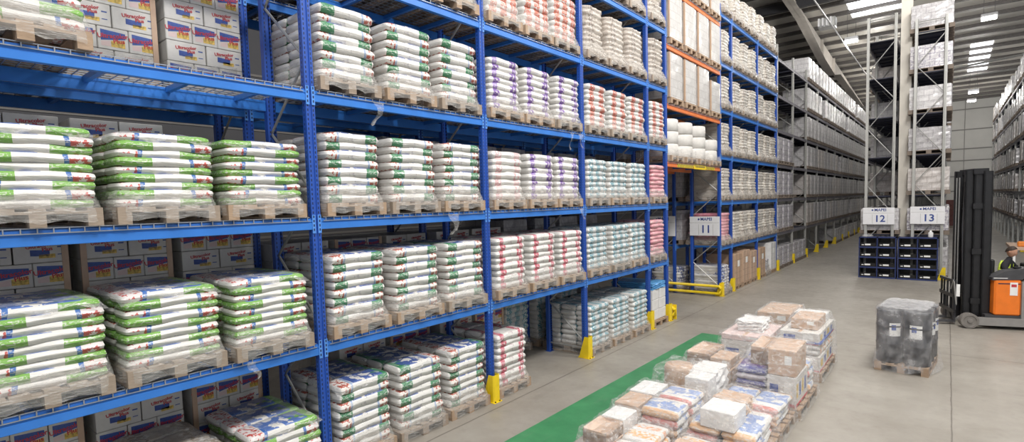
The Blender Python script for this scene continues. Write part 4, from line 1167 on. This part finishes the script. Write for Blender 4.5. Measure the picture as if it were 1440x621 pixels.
for i, (x, z1) in enumerate(((.27, 3.42), (.12, 3.47), (-.02, 3.45))):
    for y in (.10 + .05 * i, .86 - .05 * i): FP('mast_rail', mastrail(x, y, z1))
for z in (.5, 1.6, 2.6, 3.36): FP('mast_crossbar', lambda b: b.box(.10, .36, .12, .92, z, z + .12, M['black']))
for y, r_, z in ((.34, .045, 3.2), (.68, .045, 3.2), (.5, .06, 1.9)): FP('hydraulic_cylinder', lambda b: b.tube([(.16, y, .2), (.16, y, z)], r_, M['dgrey'], 12), smooth=True)
FP('mast_chain', lambda b: [b.box(-.06, -.045, y, y + .03, .4, 3.3, M['galv']) for y in (.42, .58)])
FP('hose', lambda b: b.tube([(-.02, .24, 3.2), (-.05, .22, 2.2), (-.02, .24, 1.2), (.02, .26, .5)], .014, M['blacksteel'], 8), smooth=True)
def carr(b):
    b.box(-.22, -.17, .08, .94, .28, .36, M['black']); b.box(-.22, -.17, .08, .94, .62, .70, M['black'])
    for y in (.12, .3, .5, .7, .86): b.box(-.21, -.18, y, y + .04, .3, 1.0, M['black'])
    b.box(-.22, -.17, .08, .94, .96, 1.02, M['black'])
FP('fork_carriage', carr)
for y in (.18, .70): FP('fork', lambda b: b.prism([(-.18, .70), (-.18, .10), (-.9, .06), (-.9, .05), (-.14, .05), (-.14, .70)], 'y', y, y + .12, M['dgrey']))
FP('load_guard', lambda b: b.tube([(-.2, -.02, .5), (-.26, -.06, 1.0), (-.22, .1, 1.02), (-.2, .3, .8)], .014, M['galv'], 8))
FP('paper_notice', lambda b: (b.box(-.215, -.15, -.052, -.05, .68, .95, M['white'])))
FP('battery_box', lambda b: (b.bbox(.44, .90, -.08, .98, .30, 1.08, M['forange'], .03), b.box(.50, .88, -.085, -.08, .98, 1.0, M['slot'])))
FP('battery_notice', lambda b: (b.box(.70, .83, -.088, -.084, .74, 1.02, M['white']), b.box(.72, .81, -.0895, -.088, .92, .98, M['red'])))
FP('floor_step', lambda b: b.box(.30, .95, -.06, .98, .18, .30, M['dgrey']))
FP('drive_body', lambda b: (b.prism([(.90, .20), (.90, 1.02), (1.15, 1.22), (1.9, 1.30), (1.98, 1.2), (1.98, .20)], 'y', -.10, 1.0, M['fgrey']), b.box(1.22, 1.9, -.106, -.10, .55, 1.12, M['forange'])))
FP('maker_lettering', lambda b: b.text('STILL', .09, Matrix.Translation((1.05, -.105, 1.06)) @ Matrix.Rotation(PI / 2, 4, 'X'), M['slot']))
FP('console', lambda b: (b.prism([(.40, 1.06), (.40, 1.12), (.62, 1.26), (1.0, 1.34), (1.3, 1.32), (1.3, 1.22), (.98, 1.16), (.9, 1.08)], 'y', -.08, .20, M['dgrey']), b.box(.42, .66, -.082, .14, 1.10, 1.115, M['cbright'])))
FP('steering_knob', lambda b: b.lathe([(.06, 0), (.07, .015), (.07, .03), (.02, .04), (.02, .07)], M['black'], 18, (.86, .06), Matrix.Translation((0, 0, 1.31))))
FP('control_panel', lambda b: b.bbox(1.05, 1.25, .24, .44, 1.2, 1.40, M['black'], .02))
FP('seat', lambda b: (b.bbox(.56, 1.0, .22, .70, .80, .90, M['black'], .03), b.bbox(.46, .56, .24, .72, .90, 1.48, M['black'], .03)))
FP('drive_wheel', lambda b: b.lathe([(.10, -.06), (.15, -.055), (.15, .055), (.10, .06)], M['rubber'], 24, (0, 0), Matrix.Translation((1.72, .1, .15)) @ Matrix.Rotation(PI / 2, 4, 'X')))

def skin_obj(name, verts, edges, radii, mat, parent, root=0, sub=2):
    import bmesh
    bm = bmesh.new(); ly = bm.verts.layers.skin.verify()
    bv = [bm.verts.new(v) for v in verts]
    for p, q in edges: bm.edges.new((bv[p], bv[q]))
    for i, r_ in enumerate(radii):
        bv[i][ly].radius = (r_, r_) if not isinstance(r_, tuple) else r_
        bv[i][ly].use_root = (i == root)
    me = bpy.data.meshes.new(name); bm.to_mesh(me); bm.free(); me.materials.append(mat)
    o = obj(name, me, parent)
    md = o.modifiers.new('skin', 'SKIN'); md.use_smooth_shade = True
    m2 = o.modifiers.new('sub', 'SUBSURF'); m2.levels = sub; m2.render_levels = sub
    return o
# driver sits facing the near side, turned to the left of the truck; local frame: +y forward
SITX, SITY, SITZ = .80, .44, .90
c30, s30 = math.cos(.30), math.sin(.30)
pw = thing('person', 'truck driver in hi-vis yellow vest over black, seated at the controls', 'person', (.38 + SITX * c30 - SITY * s30, 15.35 + SITX * s30 + SITY * c30, 0), -2.0)
z = SITZ
V = [(0, 0, z + .08), (0, 0, z + .22), (0, .03, z + .38), (0, .05, z + .50), (0, .07, z + .575), (0, .085, z + .63),
     (.10, .02, z + .04), (.13, .42, z + .05), (.13, .46, z - .36), (.13, .56, z - .40),
     (-.10, .02, z + .04), (-.13, .42, z + .05), (-.13, .46, z - .36), (-.13, .56, z - .40),
     (.15, .05, z + .47), (.22, .08, z + .40), (.24, .20, z + .20), (.13, .40, z + .24),
     (-.15, .05, z + .47), (-.22, .08, z + .40), (-.24, .20, z + .20), (-.13, .40, z + .24)]
E_ = [(0, 1), (1, 2), (2, 3), (3, 4), (4, 5), (0, 6), (6, 7), (7, 8), (8, 9), (0, 10), (10, 11), (11, 12), (12, 13), (3, 14), (14, 15), (15, 16), (16, 17), (3, 18), (18, 19), (19, 20), (20, 21)]
Rr = [(.15, .11), (.14, .10), (.155, .10), (.11, .08), .055, .05, .085, .065, .045, .045, .085, .065, .045, .045, .07, .06, .046, .036, .07, .06, .046, .036]
skin_obj('body', V, E_, Rr, M['cloth'], pw)
def headm():
    b = MB(); vs = []; fs = []; n, k_ = 20, 16
    for k in range(k_ + 1):
        th = PI * k / k_
        for i in range(n):
            a = 2 * PI * i / n; x = .075 * math.sin(th) * math.cos(a); y = .095 * math.sin(th) * math.sin(a); zz = .118 * math.cos(th)
            if zz < 0: x *= 1 + zz * 2.6; y = y * (1 + zz * 1.2) + (-zz * .12)
            d = math.exp(-((x / .012) ** 2 + ((zz + .012) / .022) ** 2)) * (y > 0); y += .022 * d
            y -= .010 * math.exp(-(((abs(x) - .032) / .013) ** 2 + ((zz - .012) / .011) ** 2)) * (y > 0)
            y += .006 * math.exp(-((x / .025) ** 2 + ((zz + .055) / .008) ** 2)) * (y > 0)
            vs.append((x, y, zz))
    for k in range(k_):
        for i in range(n): fs.append((k * n + i, (k + 1) * n + i, (k + 1) * n + (i + 1) % n, k * n + (i + 1) % n))
    b.add(vs, fs, M['skin'])
    for s in (-1, 1):
        b.lathe([(.004, -.006), (.016, -.004), (.018, .004), (.008, .008)], M['skin'], 10, (0, 0), Matrix.Translation((s * .076, -.005, -.005)) @ Matrix.Rotation(PI / 2, 4, 'Y') @ Matrix.Scale(1.6, 4, (1, 0, 0)))
        b.lathe([(.002, 0), (.008, .002), (.006, .006)], M['cbright'], 8, (0, 0), Matrix.Translation((s * .03, .078, .012)) @ Matrix.Rotation(-PI / 2, 4, 'X'))
        b.lathe([(.001, 0), (.004, .002), (.002, .003)], M['slot'], 8, (0, 0), Matrix.Translation((s * .03, .0835, .012)) @ Matrix.Rotation(-PI / 2, 4, 'X'))
    b.box(-.022, .022, .098, .1015, -.058, -.053, M['red'])
    return b.mesh('head', True)
hd = obj('head', headm(), pw, (0, .11, z + .74)); hd.rotation_euler = (-.35, 0, 0)
b = MB(); vs = []; fs = []; n = 20
for k in range(9):
    th = PI * .56 * k / 8
    for i in range(n):
        a = 2 * PI * i / n; back = .5 - .5 * math.sin(a); t2 = th * (.42 + .72 * back)
        vs.append((.083 * math.sin(t2) * math.cos(a), .104 * math.sin(t2) * math.sin(a) - .004, .128 * math.cos(t2)))
for k in range(8):
    for i in range(n): fs.append((k * n + i, (k + 1) * n + i, (k + 1) * n + (i + 1) % n, k * n + (i + 1) % n))
b.add(vs, fs, M['hair']); obj('hair', b.mesh('hair', True), hd)
def vest(b):
    n = 28; vs = []; fs = []
    prof = [(.168, .125, z + .10), (.166, .125, z + .22), (.178, .125, z + .36), (.16, .115, z + .46), (.10, .09, z + .535)]
    for a_, b2, zz in prof:
        for i in range(n): t_ = 2 * PI * i / n; vs.append((a_ * math.cos(t_), b2 * math.sin(t_) + .03 * (zz - z) * 2 - .005, zz))
    for k in range(len(prof) - 1):
        for i in range(n):
            t_ = 2 * PI * (i + .5) / n
            if k >= 2 and abs(math.cos(t_)) > .86: continue
            if k >= 1 and math.sin(t_) > .93: continue
            fs.append((k * n + i, k * n + (i + 1) % n, (k + 1) * n + (i + 1) % n, (k + 1) * n + i))
    b.add(vs, fs, M['hivis'])
b = MB(); vest(b); vo = obj('vest', b.mesh('vest', True), pw); md = vo.modifiers.new('s', 'SOLIDIFY'); md.thickness = .012
for s in (-1, 1):
    base = (s * .125, .405, z + .243); verts = [base, (s * .115, .45, z + .238), (s * .11, .475, z + .232)]; edges = [(0, 1), (1, 2)]; rad = [.026, (.036, .016), (.034, .014)]
    for f_, (dx, ln) in enumerate(((-.027, .062), (-.009, .07), (.009, .066), (.027, .052))):
        i0 = len(verts); verts += [(s * (.11 + dx), .50, z + .23), (s * (.11 + dx), .50 + ln * .45, z + .216), (s * (.11 + dx), .50 + ln * .62, z + .192)]
        edges += [(2, i0), (i0, i0 + 1), (i0 + 1, i0 + 2)]; rad += [.0095, .0085, .0075]
    i0 = len(verts); verts += [(s * .072, .465, z + .222), (s * .058, .49, z + .208)]; edges += [(1, i0), (i0, i0 + 1)]; rad += [.011, .009]
    skin_obj('hand', verts, edges, rad, M['skin'], pw, 0, 1)

# ------------------------------------------------------------------ setting
b = MB(); b.box(-22, 14, -6, 68, -.1, 0, M['floor']); struct('floor', b.mesh('floor'))
b = MB(); b.add([(-4.36, -1, .003), (-3.60, -1, .003), (-3.55, 11.75, .003), (-4.2, 11.75, .003)], [(0, 1, 2, 3)], M['green']); struct('trim_1', b.mesh('trim_1'), 'green painted walkway strip on the concrete floor')
b = MB(); b.box(-22, 14, 67, 67.3, 0, 13.5, M['siding'])
for zz in (1.1, 3.0, 4.4, 5.9, 7.0, 8.8, 10.7): b.box(-22, 14, 66.96, 67, zz - .05, zz + .05, M['seam'])
for k in range(12): b.box(-22 + 3.3 * k, -21.95 + 3.3 * k, 66.97, 67, 0, 13.5, M['seam'])
struct('wall_back', b.mesh('wall_back'))
b = MB(); b.box(-20.3, -20, -6, 67, 0, 13.5, simple('wall_dark_grey', (.10, .10, .11), .7))  # wall colour darkened to stand for the dim space behind the racks
for zz in (2, 4, 6, 8, 10): b.box(-20, -19.96, -6, 67, zz - .04, zz + .04, M['seam'])
struct('wall_left', b.mesh('wall_left'))
b = MB(); b.box(-22, -2.5, -6.3, -6, 0, 13.5, M['siding']); struct('wall_light_block', b.mesh('wall_light_block'))  # unseen wall added to keep sky light off the rear rack
# roof: falls gently towards the far wall, purlins across, sheets on top
def rz(y): return 14.6 - (max(y, 18) - 20) * .062
def roof():
    b = MB(); y0, y1 = -6.0, 67.0
    for ya, yb in ((y0, 18), (18, y1)):  # near span, out of view, added so the rack recesses stay dark
        b.add([(-22, ya, rz(ya)), (14, ya, rz(ya)), (14, yb, rz(yb)), (-22, yb, rz(yb)), (-22, ya, rz(ya) + .2), (14, ya, rz(ya) + .2), (14, yb, rz(yb) + .2), (-22, yb, rz(yb) + .2)], [(0, 3, 2, 1), (4, 5, 6, 7)], M['roof'])
    y = y0 + .8
    while y < y1:
        z_ = rz(y); b.prism([(y - .03, z_ - .19), (y + .22, z_ - .19), (y + .22, z_ - .16), (y + .03, z_ - .16), (y + .03, z_ + .02), (y - .03, z_ + .02)], 'x', -22, 14, M['purlin']); y += 1.75
    return b
struct('ceiling', roof().mesh('ceiling'))
# skylight panels set in the roof
def skyl(x0, x1, y0, y1, n):
    b = MB(); zz = .03
    b.add([(x0, y0, rz(y0) - zz), (x1, y0, rz(y0) - zz), (x1, y1, rz(y1) - zz), (x0, y1, rz(y1) - zz)], [(0, 3, 2, 1)], M['skylight']); o = struct('window_%d' % n, b.mesh('window')); o['label'] = 'bright translucent roof light panel'
skyl(1.0, 2.15, 47.5, 56.5, 1); skyl(-4.6, -2.2, 34.6, 38.2, 2); skyl(-12, -10.6, 33, 45, 3); skyl(-8.8, -6.0, 20, 26, 4)
# rafters along the hall with a haunch
def rafter(x, n):
    b = MB(); P_ = [(-6, rz(17) - .75), (17, rz(17) - .75), (34, rz(34) - .85), (40.5, rz(40.5) - 1.5), (44.5, rz(44.5) - 1.6), (47, rz(47) - 1.0), (66.9, rz(66.9) - .7)]
    for (ya, za), (yb, zb) in zip(P_[:-1], P_[1:]):
        b.add([(x - .24, ya, za), (x + .24, ya, za), (x + .24, yb, zb), (x - .24, yb, zb), (x - .24, ya, za + .03), (x + .24, ya, za + .03), (x + .24, yb, zb + .03), (x - .24, yb, zb + .03)], [(0, 3, 2, 1), (4, 5, 6, 7), (0, 1, 5, 4), (2, 3, 7, 6), (0, 4, 7, 3), (1, 2, 6, 5)], M['rafter'])
        b.add([(x - .012, ya, za), (x + .012, ya, za), (x + .012, yb, zb), (x - .012, yb, zb), (x - .012, ya, rz(ya) - .28), (x + .012, ya, rz(ya) - .28), (x + .012, yb, rz(yb) - .28), (x - .012, yb, rz(yb) - .28)], [(0, 3, 2, 1), (4, 5, 6, 7), (0, 4, 7, 3), (1, 2, 6, 5)], M['rafter'])
    b.box(x - .15, x + .15, 40.42, 40.46, rz(40) - 1.5, rz(40) - .3, M['rafter']); b.box(x - .15, x + .15, 45, 45.04, rz(45) - 1.5, rz(45) - .3, M['rafter'])
    struct('trim_%d' % n, b.mesh('trim'), 'cream steel roof rafter with haunch')
rafter(-6.6, 2)
b = MB(); b.box(-22, 14, 33.0, 33.3, rz(33) - .62, rz(33) - .2, M['blacksteel']); struct('trim_3', b.mesh('trim'), 'dark steel cross beam under the roof')
b = MB(); b.box(-22, 14, 28.0, 29.2, rz(28) - .7, rz(28) - .3, M['rafter']); struct('trim_6', b.mesh('trim'), 'broad cream cross beam under the roof')
b = MB(); b.box(-1.41, -1.085, 24.0, 24.03, 0, rz(24), M['column']); b.box(-1.41, -1.085, 24.3, 24.33, 0, rz(24), M['column']); b.box(-1.26, -1.235, 24.03, 24.3, 0, rz(24), M['column']); struct('trim_4', b.mesh('trim'), 'tall cream steel column between the two free-end racks')
b = MB(); b.tube([(-1.3, 46, 10.9), (3.2, 44, 10.9), (7, 42, 11.8)], .06, M['galv'], 8); b.tube([(-1.3, 46, 10.3), (7, 46, 10.6)], .06, M['galv'], 8); b.tube([(-6, 52, 9.8), (-1.3, 46, 10.3)], .05, M['galv'], 8); struct('trim_5', b.mesh('trim'), 'galvanised wind bracing tubes under the roof')
tag(obj('conduit', (lambda b: (b.tube([(-4.45, 20, 11.05), (-4.45, 52, 11.05)], .035, M['cbright'], 8), b)[1])(MB()).mesh('conduit')), 'long thin white conduit hung below the roof along the aisle', 'conduit')
# lamps
def lamp(x, y, z_, label, light=True):
    t = thing('pendant_lamp', label, 'lamp', (x, y, z_), 0, 'pendant high-bay lamps')
    b = MB(); b.prism([(-.25, -.02), (.25, -.02), (.27, .03), (.2, .14), (-.2, .14), (-.27, .03)], 'x', -.3, .3, M['signw']); obj('housing', b.mesh('housing'), t)
    b = MB(); b.box(-.28, .28, -.24, .24, -.10, -.022, M['lamp']); obj('diffuser', b.mesh('diffuser'), t)
    b = MB(); [b.tube([(sx, sy, .13), (sx, sy, rz(y) - z_)], .008, M['blacksteel'], 5) for sx in (-.2, .2) for sy in (0,)]; obj('hanging_wire', b.mesh('hanging_wire'), t)
    if light:
        l = bpy.data.lights.new('lamp_light', 'POINT'); l.shadow_soft_size = .25; l.energy = LAMP; l.color = (1, .97, .92)
        o = bpy.data.objects.new('lamp_light', l); COL.objects.link(o); o.parent = t; o.location = (0, 0, -.42)
LAMP = 240
lamp(1.37, 35, 11.3, 'square white pendant lamp above the right aisle, the topmost in view')
lamp(-4.25, 35, 11.4, 'square white pendant lamp left of the free-end racks')
lamp(1.3, 52, 10.2, 'square white pendant lamp farthest down the right aisle')
for y in (20.0, 28, 43, 51, 59): lamp(-3.75, y, min(12.3, rz(y) - .6), 'pendant lamp over the left aisle at the %s position' % {20.0: 'nearest', 28: 'second', 43: 'third', 51: 'fourth', 59: 'farthest'}[y])
lamp(1.4, 26.5, 11.3, 'pendant lamp over the near end of the right aisle'); lamp(1.4, 60, 10.6, 'pendant lamp near the back wall')
# unit heater
t = thing('unit_heater', 'small grey fan heater hung under the roof beside the conduit', 'heater', (-5.1, 33, 12.0))
b = MB(); b.bbox(-.4, .4, -.3, .3, -.25, .25, M['galv'], .03); obj('housing', b.mesh('housing'), t)
b = MB(); [b.box(-.36 + .18 * k, -.28 + .18 * k, -.5, -.3, -.2, .2, M['signw']) for k in range(4)]; obj('louvre', b.mesh('louvre'), t)

# ------------------------------------------------------------------ light
w = bpy.data.worlds.new('w'); SC.world = w; w.use_nodes = True
nt = w.node_tree; nt.nodes.clear(); o = nt.nodes.new('ShaderNodeOutputWorld'); bg = nt.nodes.new('ShaderNodeBackground')
bg.inputs[0].default_value = (.93, .96, 1, 1); bg.inputs[1].default_value = .55; nt.links.new(bg.outputs[0], o.inputs[0])
for y in (-2, 4.5, 11, 17.5):  # unseen fill lights added above the near aisle, no fittings modelled
    l = bpy.data.lights.new('hall_fill_light', 'POINT'); l.shadow_soft_size = .9; l.energy = 1850 if y < 15 else 900; l.color = (1, .98, .95)
    o = bpy.data.objects.new('hall_fill_light', l); COL.objects.link(o); o.location = (1.2, y, 11.3)
SC.view_settings.view_transform = 'Standard'; SC.view_settings.look = 'None'; SC.view_settings.gamma = 1; SC.view_settings.exposure = .14
SC.view_settings.use_curve_mapping = False
SC.cycles.transparent_max_bounces = 12
